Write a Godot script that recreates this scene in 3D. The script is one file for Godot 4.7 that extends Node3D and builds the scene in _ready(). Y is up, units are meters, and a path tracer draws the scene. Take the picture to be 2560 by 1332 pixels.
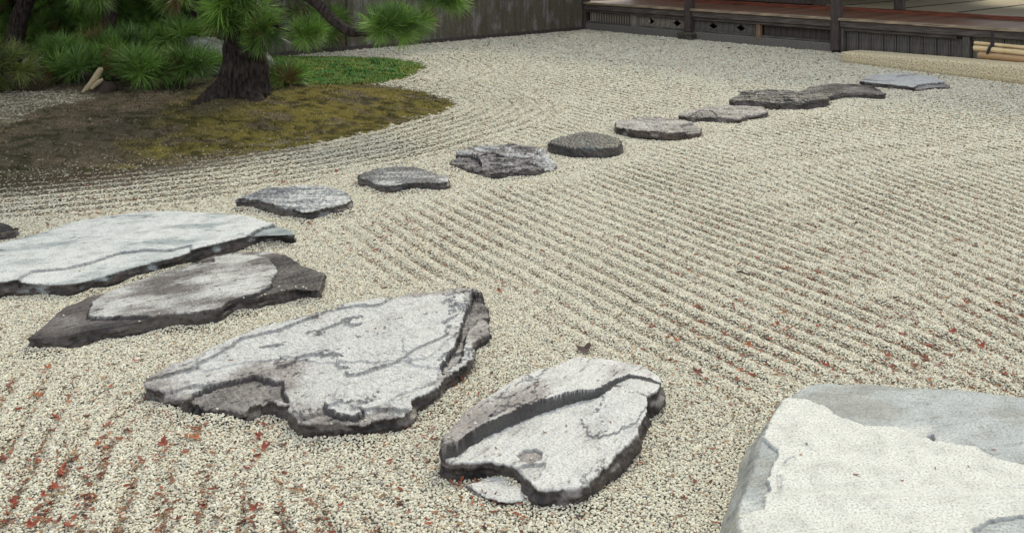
extends Node3D
# A raked gravel garden with slate stepping stones, a moss island with pines, and the veranda of a timber hall.
# Plan coordinates are (x, forward) in metres; forward f is Godot's -z.

var rng := RandomNumberGenerator.new()
var names := {}
var M := {}
var fine := FastNoiseLite.new()
var broad := FastNoiseLite.new()
var strata := FastNoiseLite.new()
var ridged := FastNoiseLite.new()

# ---------------------------------------------------------------- helpers
func numbered(called: String) -> String:
	if not names.has(called):
		names[called] = 0
		return called
	names[called] += 1
	return "%s_%03d" % [called, names[called]]

func tag(o: Node, label := "", category := "", group := "", kind := "") -> Node:
	if label: o.set_meta("label", label)
	if category: o.set_meta("category", category)
	if group: o.set_meta("group", group)
	if kind: o.set_meta("kind", kind)
	return o

func thing(called: String, label: String, category: String, at := Vector3.ZERO, group := "") -> Node3D:
	var o := Node3D.new()
	o.name = numbered(called)
	add_child(o, true)
	o.position = at
	tag(o, label, category, group)
	return o

func part(called: String, mesh: Mesh, mat: Material, parent: Node = self, at := Vector3.ZERO, turn := Vector3.ZERO) -> MeshInstance3D:
	var o := MeshInstance3D.new()
	o.name = numbered(called) if parent == self else called
	o.mesh = mesh
	o.material_override = mat
	parent.add_child(o, true)
	o.position = at
	o.rotation = turn
	return o

func poly(mm: Array) -> PackedVector2Array:
	var p := PackedVector2Array()
	for i in range(0, mm.size(), 2):
		p.append(Vector2(mm[i] * 0.001, mm[i + 1] * 0.001))
	return p

func area_of(p: PackedVector2Array) -> float:
	var a := 0.0
	for i in p.size():
		a += p[i].cross(p[(i + 1) % p.size()])
	return a * 0.5

func box_of(p: PackedVector2Array) -> Rect2:
	var r := Rect2(p[0], Vector2.ZERO)
	for q in p: r = r.expand(q)
	return r

func sdf(p: PackedVector2Array, q: Vector2) -> float:   # positive inside
	var best := 1e9
	var n := p.size()
	var a := p[n - 1]
	for i in n:
		var b := p[i]
		var e := b - a
		var w := q - a
		best = minf(best, (w - e * clampf(w.dot(e) / e.length_squared(), 0.0, 1.0)).length_squared())
		a = b
	return sqrt(best) if Geometry2D.is_point_in_polygon(q, p) else -sqrt(best)

func sstep(a: float, b: float, x: float) -> float:
	var t := clampf((x - a) / (b - a), 0.0, 1.0)
	return t * t * (3.0 - 2.0 * t)

func grid_mesh(v: PackedVector3Array, rows: int, cols: int, wrap: bool, colors := PackedColorArray(), uv := PackedVector2Array(), facets := false) -> ArrayMesh:
	var idx := PackedInt32Array()
	var nor := PackedVector3Array()
	nor.resize(v.size())
	var cc := cols if wrap else cols - 1
	idx.resize((rows - 1) * cc * 6)
	var k := 0
	for j in rows - 1:
		for i in cc:
			var a := j * cols + i
			var d := j * cols + (i + 1) % cols
			var b := a + cols
			var c := d + cols
			idx[k] = a; idx[k + 1] = c; idx[k + 2] = b
			idx[k + 3] = a; idx[k + 4] = d; idx[k + 5] = c
			k += 6
			if facets: continue
			var n := (v[b] - v[d]).cross(v[c] - v[a])
			nor[a] += n; nor[b] += n; nor[c] += n; nor[d] += n
	for i in (0 if facets else v.size()):
		nor[i] = nor[i].normalized() if nor[i].length_squared() > 1e-20 else Vector3.UP
	var arr := []
	arr.resize(Mesh.ARRAY_MAX)
	arr[Mesh.ARRAY_VERTEX] = v
	if not facets: arr[Mesh.ARRAY_NORMAL] = nor
	arr[Mesh.ARRAY_INDEX] = idx
	if colors.size(): arr[Mesh.ARRAY_COLOR] = colors
	if uv.size(): arr[Mesh.ARRAY_TEX_UV] = uv
	var m := ArrayMesh.new()
	m.add_surface_from_arrays(Mesh.PRIMITIVE_TRIANGLES, arr)
	return m

func flat_mesh(tris: PackedVector3Array, colors := PackedColorArray()) -> ArrayMesh:
	var nor := PackedVector3Array()
	for i in range(0, tris.size(), 3):
		var n := (tris[i + 2] - tris[i]).cross(tris[i + 1] - tris[i]).normalized()
		nor.append(n); nor.append(n); nor.append(n)
	var arr := []
	arr.resize(Mesh.ARRAY_MAX)
	arr[Mesh.ARRAY_VERTEX] = tris
	arr[Mesh.ARRAY_NORMAL] = nor
	if colors.size(): arr[Mesh.ARRAY_COLOR] = colors
	var m := ArrayMesh.new()
	m.add_surface_from_arrays(Mesh.PRIMITIVE_TRIANGLES, arr)
	return m

func tri_out(t: PackedVector3Array, a: Vector3, b: Vector3, c: Vector3) -> void:
	if (c - a).cross(b - a).dot(a + b + c) < 0.0:
		t.append(a); t.append(c); t.append(b)
	else:
		t.append(a); t.append(b); t.append(c)

var boxes := {}
func box(size: Vector3, bevel := 0.006) -> ArrayMesh:   # chamfered box, centred
	var key := "%s/%s" % [size, bevel]
	if boxes.has(key): return boxes[key]
	var h := size * 0.5
	var t := PackedVector3Array()
	var p := func(s: Vector3, axis: int) -> Vector3:
		var q := Vector3(s.x * (h.x - bevel), s.y * (h.y - bevel), s.z * (h.z - bevel))
		q[axis] = s[axis] * h[axis]
		return q
	for axis in 3:
		var b := (axis + 1) % 3
		var c := (axis + 2) % 3
		for s in [-1.0, 1.0]:
			var q := []
			for w in [[-1.0, -1.0], [1.0, -1.0], [1.0, 1.0], [-1.0, 1.0]]:
				var sg := Vector3.ZERO
				sg[axis] = s; sg[b] = w[0]; sg[c] = w[1]
				q.append(p.call(sg, axis))
			tri_out(t, q[0], q[1], q[2]); tri_out(t, q[0], q[2], q[3])
		for s in [-1.0, 1.0]:
			for w in [-1.0, 1.0]:   # edges along axis
				var lo := Vector3.ZERO
				lo[b] = s; lo[c] = w; lo[axis] = -1.0
				var hi := lo
				hi[axis] = 1.0
				var a0 = p.call(lo, b); var a1 = p.call(hi, b); var b0 = p.call(lo, c); var b1 = p.call(hi, c)
				tri_out(t, a0, a1, b1); tri_out(t, a0, b1, b0)
	for x in [-1.0, 1.0]:
		for y in [-1.0, 1.0]:
			for z in [-1.0, 1.0]:
				var s := Vector3(x, y, z)
				tri_out(t, p.call(s, 0), p.call(s, 1), p.call(s, 2))
	boxes[key] = flat_mesh(t)
	return boxes[key]

func noise_tex(freq: float, octaves: int, seed_: int, ramp: Array, size := 512, kind := FastNoiseLite.TYPE_SIMPLEX_SMOOTH, fractal := FastNoiseLite.FRACTAL_FBM) -> NoiseTexture2D:
	var n := FastNoiseLite.new()
	n.noise_type = kind
	n.frequency = freq
	n.fractal_type = fractal
	n.fractal_octaves = octaves
	n.seed = seed_
	var t := NoiseTexture2D.new()
	t.width = size; t.height = size
	t.seamless = true
	t.noise = n
	if ramp.size():
		var g := Gradient.new()
		g.offsets = PackedFloat32Array(ramp.map(func(r): return r[0]))
		g.colors = PackedColorArray(ramp.map(func(r): return r[1]))
		t.color_ramp = g
	return t

func lin(r: float, g: float, b: float) -> Color:
	return Color(r, g, b).linear_to_srgb()

func grey(v: float) -> Color:
	return Color(v, v, v)

func mat(color: Color, rough := 0.85, spec := 0.5) -> StandardMaterial3D:
	var m := StandardMaterial3D.new()
	m.albedo_color = color
	m.roughness = rough
	m.metallic_specular = spec
	return m

func tri(m: StandardMaterial3D, scale: Vector3, albedo: Texture2D, height: Texture2D = null, cm := 0.0) -> StandardMaterial3D:
	m.uv1_triplanar = true
	m.uv1_scale = scale
	m.albedo_texture = albedo
	if height:
		m.heightmap_enabled = true
		m.heightmap_texture = height
		m.heightmap_scale = cm
	return m

# ---------------------------------------------------------------- materials
func make_materials() -> void:
	var mottled := noise_tex(0.035, 5, 3, [[0.0, grey(0.55)], [0.3, grey(0.80)], [0.5, grey(0.93)], [1.0, grey(1.0)]])
	var micro := noise_tex(0.10, 4, 6, [])
	var stain := noise_tex(0.014, 6, 23, [[0.0, grey(0.86)], [0.35, grey(0.94)], [0.55, grey(0.98)], [1.0, grey(1.0)]])
	var grain_rel := noise_tex(0.03, 5, 5, [])
	var pitted := noise_tex(0.06, 4, 8, [[0.0, grey(0.35)], [0.35, grey(0.8)], [0.6, grey(0.95)], [1.0, grey(1.0)]])
	var speck := noise_tex(0.09, 3, 21, [[0.0, lin(0.16, 0.11, 0.06)], [0.34, lin(0.34, 0.26, 0.15)], [0.43, lin(0.66, 0.56, 0.36)], [0.62, lin(0.70, 0.62, 0.43)], [0.85, lin(0.80, 0.75, 0.60)]])
	var wood := noise_tex(0.012, 5, 12, [[0.0, grey(0.45)], [0.4, grey(0.75)], [0.7, grey(0.95)], [1.0, grey(1.0)]])
	var wood_rel := noise_tex(0.02, 4, 14, [])
	# slate: colour comes from the vertices, fine mottling and relief from the textures
	var s := mat(Color.WHITE, 0.5, 0.35)
	s.vertex_color_use_as_albedo = true
	var crumbs := noise_tex(0.16, 4, 27, [[0.0, grey(0.45)], [0.28, grey(0.78)], [0.42, grey(0.93)], [0.7, grey(1.0)], [1.0, grey(1.0)]])
	for w in [s]:
		w.detail_enabled = true
		w.detail_blend_mode = BaseMaterial3D.BLEND_MODE_MUL
		w.detail_albedo = crumbs
	M.slate = tri(s, Vector3(1.3, 1.3, 1.3), stain, micro, 0.12)
	var sr := mat(Color.WHITE, 0.42, 0.4)
	sr.vertex_color_use_as_albedo = true
	M.slate_rough = tri(sr, Vector3(2.0, 2.0, 2.0), mottled, grain_rel, 0.8)
	var gr := mat(Color.WHITE, 0.9, 0.3)
	M.granite = tri(gr, Vector3.ONE * 0.9, speck, grain_rel, 0.3)
	M.old_stone = tri(mat(lin(0.13, 0.12, 0.10), 0.9, 0.3), Vector3.ONE * 2.0, mottled, grain_rel, 0.6)
	var pale_rock := mat(Color.WHITE, 0.9, 0.3)
	pale_rock.vertex_color_use_as_albedo = true
	M.rock = tri(pale_rock, Vector3.ONE * 2.0, mottled, grain_rel, 1.2)
	# timber; the grain runs along the local x of the piece, or along y for upright ones
	var along := Vector3(0.5, 9.0, 9.0)
	var upright := Vector3(9.0, 0.7, 9.0)
	M.beam = tri(mat(lin(0.15, 0.122, 0.108), 0.75), along, wood, wood_rel, 0.25)
	M.post = tri(mat(lin(0.095, 0.070, 0.062), 0.7), upright, wood, wood_rel, 0.25)
	M.board = tri(mat(lin(0.155, 0.138, 0.125), 0.8), upright, wood, wood_rel, 0.25)
	M.board_dark = tri(mat(lin(0.085, 0.070, 0.062), 0.8), upright, wood, wood_rel, 0.25)
	M.weathered = tri(mat(lin(0.31, 0.275, 0.23), 0.85), upright, wood, wood_rel, 0.3)
	M.weathered_along = tri(mat(lin(0.15, 0.14, 0.13), 0.85), along, wood, wood_rel, 0.3)
	M.tan_wood = tri(mat(lin(0.30, 0.20, 0.12), 0.8), upright, wood, wood_rel, 0.2)
	M.sill = tri(mat(lin(0.19, 0.18, 0.165), 0.9), Vector3(1.5, 3.0, 3.0), mottled, grain_rel, 0.6)
	M.floor = tri(mat(lin(0.34, 0.18, 0.11), 0.5), along, wood, wood_rel, 0.12)
	M.floor_edge = tri(mat(lin(0.46, 0.35, 0.24), 0.6), along, wood, wood_rel, 0.12)
	M.red_wood = tri(mat(lin(0.27, 0.078, 0.040), 0.45), along, wood, wood_rel, 0.1)
	M.door = tri(mat(lin(0.06, 0.025, 0.02), 0.6), upright, wood, wood_rel, 0.1)
	M.tatami = tri(mat(lin(0.55, 0.46, 0.29), 0.8), Vector3(20.0, 20.0, 60.0), pitted)
	M.cloth = mat(lin(0.012, 0.013, 0.015), 0.9)
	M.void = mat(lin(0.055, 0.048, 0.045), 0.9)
	M.roof = mat(lin(0.06, 0.06, 0.065), 0.8)
	M.bamboo = tri(mat(lin(0.78, 0.66, 0.44), 0.4), Vector3(0.6, 6.0, 6.0), noise_tex(0.015, 4, 33, [[0.0, lin(0.45, 0.3, 0.16)], [0.4, lin(0.85, 0.75, 0.6)], [1.0, Color.WHITE]]))
	M.bamboo_old = mat(lin(0.40, 0.25, 0.13), 0.5)
	M.rope = mat(lin(0.02, 0.017, 0.018), 0.9)
	# plaster wall with rain streaks and algae (upright stains of the plaster itself)
	var img := Image.create(512, 256, false, Image.FORMAT_RGB8)
	var streak := FastNoiseLite.new()
	streak.seed = 40; streak.frequency = 0.03; streak.fractal_octaves = 4
	for y in 256:
		for x in 512:
			var a := streak.get_noise_2d(x * 2.4, y * 0.25) * 0.5 + 0.5
			var b := streak.get_noise_2d(x * 0.7 + 900.0, y * 0.5) * 0.5 + 0.5
			var g := streak.get_noise_2d(x * 5.0 + 90.0, y * 5.0) * 0.5 + 0.5
			var low := sstep(0.42, 0.62, b + 0.25 * (float(y) / 256.0) - 0.08)
			var c := Color(0.20, 0.185, 0.172).lerp(Color(0.11, 0.10, 0.092), sstep(0.38, 0.72, a))
			c = c.lerp(Color(0.085, 0.078, 0.048), low * 0.75)
			c = c * (0.75 + 0.5 * g)
			img.set_pixel(x, y, c.linear_to_srgb())
	var pl := mat(Color.WHITE, 0.95, 0.2)
	pl.albedo_texture = ImageTexture.create_from_image(img)
	pl.heightmap_enabled = true
	pl.heightmap_texture = grain_rel
	pl.heightmap_scale = 0.3
	M.plaster = pl
	# ground
	var grit := mat(Color.WHITE, 0.95, 0.2)
	grit.vertex_color_use_as_albedo = true
	M.grit = tri(grit, Vector3.ONE * 4.0, pitted, grain_rel, 0.6)
	M.grit.uv1_world_triplanar = true
	M.earth = tri(mat(lin(0.12, 0.10, 0.07), 0.95, 0.2), Vector3.ONE * 0.7, mottled)
	var pb := mat(Color.WHITE, 0.8, 0.35)
	pb.vertex_color_use_as_albedo = true
	M.pebble = pb
	var ms := mat(Color.WHITE, 0.95, 0.2)
	ms.vertex_color_use_as_albedo = true
	M.moss = tri(ms, Vector3.ONE * 3.0, pitted, grain_rel, 1.5)
	var tf := mat(Color.WHITE, 0.7, 0.3)
	tf.vertex_color_use_as_albedo = true
	tf.backlight_enabled = true
	tf.backlight = Color(0.35, 0.35, 0.3)
	M.tuft = tf
	var nd := mat(Color.WHITE, 0.45, 0.5)
	nd.vertex_color_use_as_albedo = true
	nd.backlight_enabled = true
	nd.backlight = Color(0.3, 0.3, 0.25)
	M.needle = nd
	M.bark = tri(mat(lin(0.075, 0.058, 0.050), 0.9, 0.3), Vector3(3.0, 0.8, 3.0), noise_tex(0.02, 5, 61, [[0.0, grey(0.25)], [0.4, grey(0.6)], [0.6, grey(0.9)], [1.0, grey(1.0)]]), noise_tex(0.02, 4, 61, [], 512, FastNoiseLite.TYPE_SIMPLEX_SMOOTH, FastNoiseLite.FRACTAL_RIDGED), 3.0)
	M.hedge_core = mat(lin(0.07, 0.075, 0.04), 0.95)
	M.dead_wood = tri(mat(lin(0.50, 0.40, 0.25), 0.8), Vector3.ONE * 5.0, mottled, grain_rel, 0.5)
	M.brown_wood = tri(mat(lin(0.07, 0.05, 0.04), 0.9), Vector3.ONE * 5.0, mottled, grain_rel, 0.8)
	for r in [["leaf_red", Vector3(0.27, 0.060, 0.034)], ["leaf_brown", Vector3(0.19, 0.075, 0.045)], ["leaf_orange", Vector3(0.34, 0.12, 0.05)], ["leaf_dark", Vector3(0.06, 0.035, 0.03)]]:
		var lm := mat(lin(r[1].x, r[1].y, r[1].z), 0.7, 0.4)
		lm.backlight_enabled = true
		lm.backlight = Color(0.3, 0.3, 0.3)
		M[r[0]] = lm

# ---------------------------------------------------------------- the raked gravel
const X0 := -12.0
const F0 := 1.0
const CELL := 0.1
const NX := 240
const NF := 200
var isl_map := PackedFloat32Array()    # distance into the island, + inside
var amp_map := PackedFloat32Array()
var left_map := PackedFloat32Array()
var right_map := PackedFloat32Array()
var stone_map := PackedInt32Array()
var perch := PackedVector3Array()      # stray grains lying on the stones
var perch_leaf := PackedVector3Array()
var stones := []                       # outlines
var island: PackedVector2Array
var pale: PackedVector2Array
var green: PackedVector2Array

func make_maps() -> void:
	var n := NX * NF
	isl_map.resize(n); amp_map.resize(n); left_map.resize(n); right_map.resize(n); stone_map.resize(n)
	stone_map.fill(-1)
	var clear := PackedFloat32Array()
	clear.resize(n)
	clear.fill(9.0)
	for s in stones.size():
		var r := box_of(stones[s]).grow(0.45)
		for jf in range(maxi(0, int((r.position.y - F0) / CELL)), mini(NF, int((r.end.y - F0) / CELL) + 2)):
			for ix in range(maxi(0, int((r.position.x - X0) / CELL)), mini(NX, int((r.end.x - X0) / CELL) + 2)):
				var d := -sdf(stones[s], Vector2(X0 + ix * CELL, F0 + jf * CELL))
				var k := jf * NX + ix
				if d < clear[k]:
					clear[k] = d
					if d < 0.16: stone_map[k] = s
	for jf in NF:
		for ix in NX:
			var q := Vector2(X0 + ix * CELL, F0 + jf * CELL)
			var k := jf * NX + ix
			isl_map[k] = sdf(island, q) if q.x < 2.5 and q.y > 5.5 and q.y < 16.0 else -3.0
			left_map[k] = sstep(-0.2, -0.9, q.x) * sstep(4.6, 3.4, q.y)
			right_map[k] = sstep(1.1, 2.2, q.x) * sstep(9.0, 6.0, q.y)
			var fade := lerpf(1.0, 0.75, sstep(5.5, 10.0, q.y))
			amp_map[k] = fade * sstep(0.10, 0.42, clear[k]) * (0.75 + 0.5 * broad.get_noise_2d(q.x * 90.0, q.y * 90.0))

func cell_of(x: float, f: float) -> int:
	return clampi(int((f - F0) / CELL + 0.5), 0, NF - 1) * NX + clampi(int((x - X0) / CELL + 0.5), 0, NX - 1)

func isl(x: float, f: float) -> float:
	var fx := clampf((x - X0) / CELL, 0.0, NX - 2.001)
	var ff := clampf((f - F0) / CELL, 0.0, NF - 2.001)
	var i := int(fx)
	var k := int(ff) * NX + i
	var tx := fx - i
	return lerpf(lerpf(isl_map[k], isl_map[k + 1], tx), lerpf(isl_map[k + NX], isl_map[k + NX + 1], tx), ff - int(ff))

func ridge(p: float) -> float:
	return sin(p * TAU) * 0.8 + 0.2 * sin(p * TAU * 2.0 + 0.6)

func ground_h(x: float, f: float) -> float:
	var k := cell_of(x, f)
	var a := amp_map[k]
	if a < 0.02: return 0.0
	var wl := left_map[k]
	var wr := right_map[k]
	var d := isl_map[k]
	var wi := 0.0
	if d > -1.6:
		d = isl(x, f)
		wi = sstep(-1.4, -0.9, d) * sstep(0.0, -0.1, d)
	var wm := maxf(0.0, 1.0 - wl - wr - wi)
	var h := 0.0
	var wander := 0.22 * broad.get_noise_2d(x * 70.0, f * 70.0)
	if wm > 0.02: h += wm * ridge((0.854 * x + 0.52 * f) / 0.099 + wander)
	if wl > 0.02: h += wl * ridge((0.975 * x + 0.22 * f) / 0.106 + wander)
	if wr > 0.02: h += wr * ridge((0.96 * x + 0.28 * f) / 0.100 + wander)
	if wi > 0.02: h += wi * ridge(d / 0.13 + wander)
	return h * a * 0.0122 * (1.0 + 0.8 * wi + 0.35 * wl)

func outside(x: float, f: float) -> bool:   # behind the hall or the wall
	var dx := x - 1.33
	var df := f - 17.75
	return dx * 0.74 + df * 0.673 > 0.0 or (df * 0.739 - dx * 0.674 > 0.0 and x > -4.0)

func make_gravel() -> void:
	var rows := 250
	var cols := 260
	var v := PackedVector3Array()
	var c := PackedColorArray()
	v.resize(rows * cols); c.resize(rows * cols)
	for j in rows:
		var f := 1.9 * pow(1.0094, j)
		for i in cols:
			var x := lerpf(-1.0, 1.0, i / (cols - 1.0)) * (0.62 * f + 1.6)
			var k := j * cols + i
			v[k] = Vector3(x, ground_h(x, f) - 0.006, -f)
			var d := isl_map[cell_of(x, f)] + 0.15 * fine.get_noise_2d(x * 600.0, f * 600.0)
			c[k] = Color(0.36, 0.33, 0.255).lerp(Color(0.085, 0.07, 0.05), sstep(-1.0, -0.1, d) * sstep(-1.0, -3.0, x))
	tag(part("gravel_bed", grid_mesh(v, rows, cols, false, c), M.grit), "", "", "", "structure")
	# pebbles
	var blob := pebble_mesh()
	var bases: Array[Basis] = []
	for i in 97:
		var ax := Vector3(rng.randfn(), rng.randfn(), rng.randfn()).normalized()
		var b := Basis(ax, rng.randf() * TAU)
		bases.append(Basis(Vector3.UP, rng.randf() * TAU) * Basis.from_scale(Vector3(1.0, 0.72, 1.0)) * b)
	var pal := PackedColorArray()
	for w in [[42, Color(0.63, 0.60, 0.475)], [24, Color(0.69, 0.67, 0.56)], [16, Color(0.56, 0.51, 0.395)], [10, Color(0.45, 0.43, 0.37)], [3, Color(0.27, 0.25, 0.22)], [1, Color(0.10, 0.10, 0.10)], [4, Color(0.44, 0.30, 0.20)]]:
		for i in w[0]:
			pal.append(w[1] * rng.randf_range(0.85, 1.1))
	var buf := PackedFloat32Array()
	buf.resize(16 * 960000)
	var n := 0
	var f := 2.15
	while f < 18.2:
		var gap := 0.0071 if f < 4.8 else lerpf(0.0071, 0.0132, (f - 4.8) / 3.7) if f < 8.5 else lerpf(0.0132, 0.0275, (f - 8.5) / 8.5)
		var half := 0.535 * f + 1.0
		var x := -half
		while x < half:
			var px := x + rng.randf_range(-0.45, 0.45) * gap
			var pf := f + rng.randf_range(-0.45, 0.45) * gap
			x += gap
			var k := cell_of(px, pf)
			var y := ground_h(px, pf)
			var s := stone_map[k]
			var d := isl_map[k]
			var dirt_shade := 0.0  # earth on the grains, plus tree shade painted into their colour
			if d > -0.6:
				d = isl(px, pf) + 0.12 * fine.get_noise_2d(px * 900.0, pf * 900.0) + 0.10 * broad.get_noise_2d(px * 260.0, pf * 260.0)
				# the edge of the moss: crisp to the right, thinning out into bare earth to the left
				var soft := lerpf(0.06, 1.3, sstep(-1.0, -3.4, px)) if pf < 9.6 else 0.08
				if d > 0.0:
					if d < 0.5 and px < -1.8 and rng.randf() < 0.07 * (1.0 - d * 2.0):
						pass
					elif px > -2.5 or pf < 8.0 or rng.randf() < 0.72 or sdf(pale, Vector2(px, pf)) + 0.25 * broad.get_noise_2d(px * 120.0 + 30.0, pf * 120.0) < 0.06: continue
					y = mound(px, pf, isl(px, pf))
					dirt_shade = 0.75
				else:
					var cover := sstep(-soft, 0.02, d)
					if rng.randf() < pow(cover, 0.8) * 0.97: continue
					if px < -0.8: dirt_shade = maxf(cover * 0.8, sstep(-2.0, 0.0, d) * sstep(-0.8, -2.4, px) * 0.55 * rng.randf())
			if s >= 0:   # grains bank up against the stones
				if Geometry2D.is_point_in_polygon(Vector2(px, pf), stones[s]): continue
				if pf < 7.0: y += 0.016 * sstep(-0.075, -0.005, sdf(stones[s], Vector2(px, pf))) * clampf(0.6 + broad.get_noise_2d(px * 300.0, pf * 300.0) * 1.5, 0.0, 1.2)
			if pf > 11.0 and outside(px, pf): continue
			var r := gap * rng.randf_range(0.42, 0.78)
			if rng.randf() < 0.02: r *= 1.5
			var b := bases[rng.randi() % 97]
			var o := n * 16
			buf[o] = b.x.x * r; buf[o + 1] = b.y.x * r; buf[o + 2] = b.z.x * r; buf[o + 3] = px
			buf[o + 4] = b.x.y * r; buf[o + 5] = b.y.y * r; buf[o + 6] = b.z.y * r; buf[o + 7] = y + rng.randf_range(-0.35, 0.35) * gap
			buf[o + 8] = b.x.z * r; buf[o + 9] = b.y.z * r; buf[o + 10] = b.z.z * r; buf[o + 11] = -pf
			var col := pal[rng.randi() % pal.size()]
			if dirt_shade > 0.0: col = col.lerp(Color(0.16, 0.14, 0.10), dirt_shade * rng.randf_range(0.5, 1.0))
			buf[o + 12] = col.r; buf[o + 13] = col.g; buf[o + 14] = col.b; buf[o + 15] = 1.0
			n += 1
		f += gap * 0.9
	for at in perch:
		var b := bases[rng.randi() % 97]
		var r := rng.randf_range(0.003, 0.0055)
		var o := n * 16
		buf[o] = b.x.x * r; buf[o + 1] = b.y.x * r; buf[o + 2] = b.z.x * r; buf[o + 3] = at.x
		buf[o + 4] = b.x.y * r; buf[o + 5] = b.y.y * r; buf[o + 6] = b.z.y * r; buf[o + 7] = at.y + r * 0.4
		buf[o + 8] = b.x.z * r; buf[o + 9] = b.y.z * r; buf[o + 10] = b.z.z * r; buf[o + 11] = at.z
		var col := pal[rng.randi() % pal.size()]
		buf[o + 12] = col.r; buf[o + 13] = col.g; buf[o + 14] = col.b; buf[o + 15] = 1.0
		n += 1
	print("pebbles ", n)
	scatter("gravel", blob, M.pebble, buf, n, self, "cream and grey crushed gravel raked into furrows across the court", "gravel")

func scatter(called: String, mesh: Mesh, m: Material, buf: PackedFloat32Array, n: int, parent: Node, label := "", category := "") -> MultiMeshInstance3D:
	buf.resize(n * 16)
	var mm := MultiMesh.new()
	mm.transform_format = MultiMesh.TRANSFORM_3D
	mm.use_colors = true
	mm.mesh = mesh
	mm.instance_count = n
	mm.buffer = buf
	var o := MultiMeshInstance3D.new()
	o.name = numbered(called) if parent == self else called
	o.multimesh = mm
	o.material_override = m
	parent.add_child(o, true)
	tag(o, label, category, "", "stuff")
	return o

func put(buf: PackedFloat32Array, t: Transform3D, c: Color) -> void:
	buf.append_array(PackedFloat32Array([t.basis.x.x, t.basis.y.x, t.basis.z.x, t.origin.x, t.basis.x.y, t.basis.y.y, t.basis.z.y, t.origin.y, t.basis.x.z, t.basis.y.z, t.basis.z.z, t.origin.z, c.r, c.g, c.b, 1.0]))

func pebble_mesh() -> ArrayMesh:
	var g := (1.0 + sqrt(5.0)) / 2.0
	var p := []
	for s in [-1.0, 1.0]:
		for w in [-1.0, 1.0]:
			p.append(Vector3(0, s, w * g)); p.append(Vector3(s, w * g, 0)); p.append(Vector3(w * g, 0, s))
	var r := RandomNumberGenerator.new()
	r.seed = 5
	for i in 12:
		p[i] = p[i].normalized() * r.randf_range(0.72, 1.12)
		p[i].x *= 1.25; p[i].y *= 0.85
	var t := PackedVector3Array()
	for i in 12:
		for j in range(i + 1, 12):
			for k in range(j + 1, 12):
				var a: Vector3 = p[i].normalized(); var b: Vector3 = p[j].normalized(); var c: Vector3 = p[k].normalized()
				if maxf(a.distance_to(b), maxf(b.distance_to(c), a.distance_to(c))) < 1.62 and _hull(p, i, j, k):
					tri_out(t, p[i], p[j], p[k])
	return flat_mesh(t)

func _hull(p: Array, i: int, j: int, k: int) -> bool:
	var n: Vector3 = (p[j] - p[i]).cross(p[k] - p[i])
	var side := 0.0
	for m in p.size():
		if m == i or m == j or m == k: continue
		var d: float = n.dot(p[m] - p[i])
		if side == 0.0: side = signf(d)
		elif signf(d) != side: return false
	return true

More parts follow.
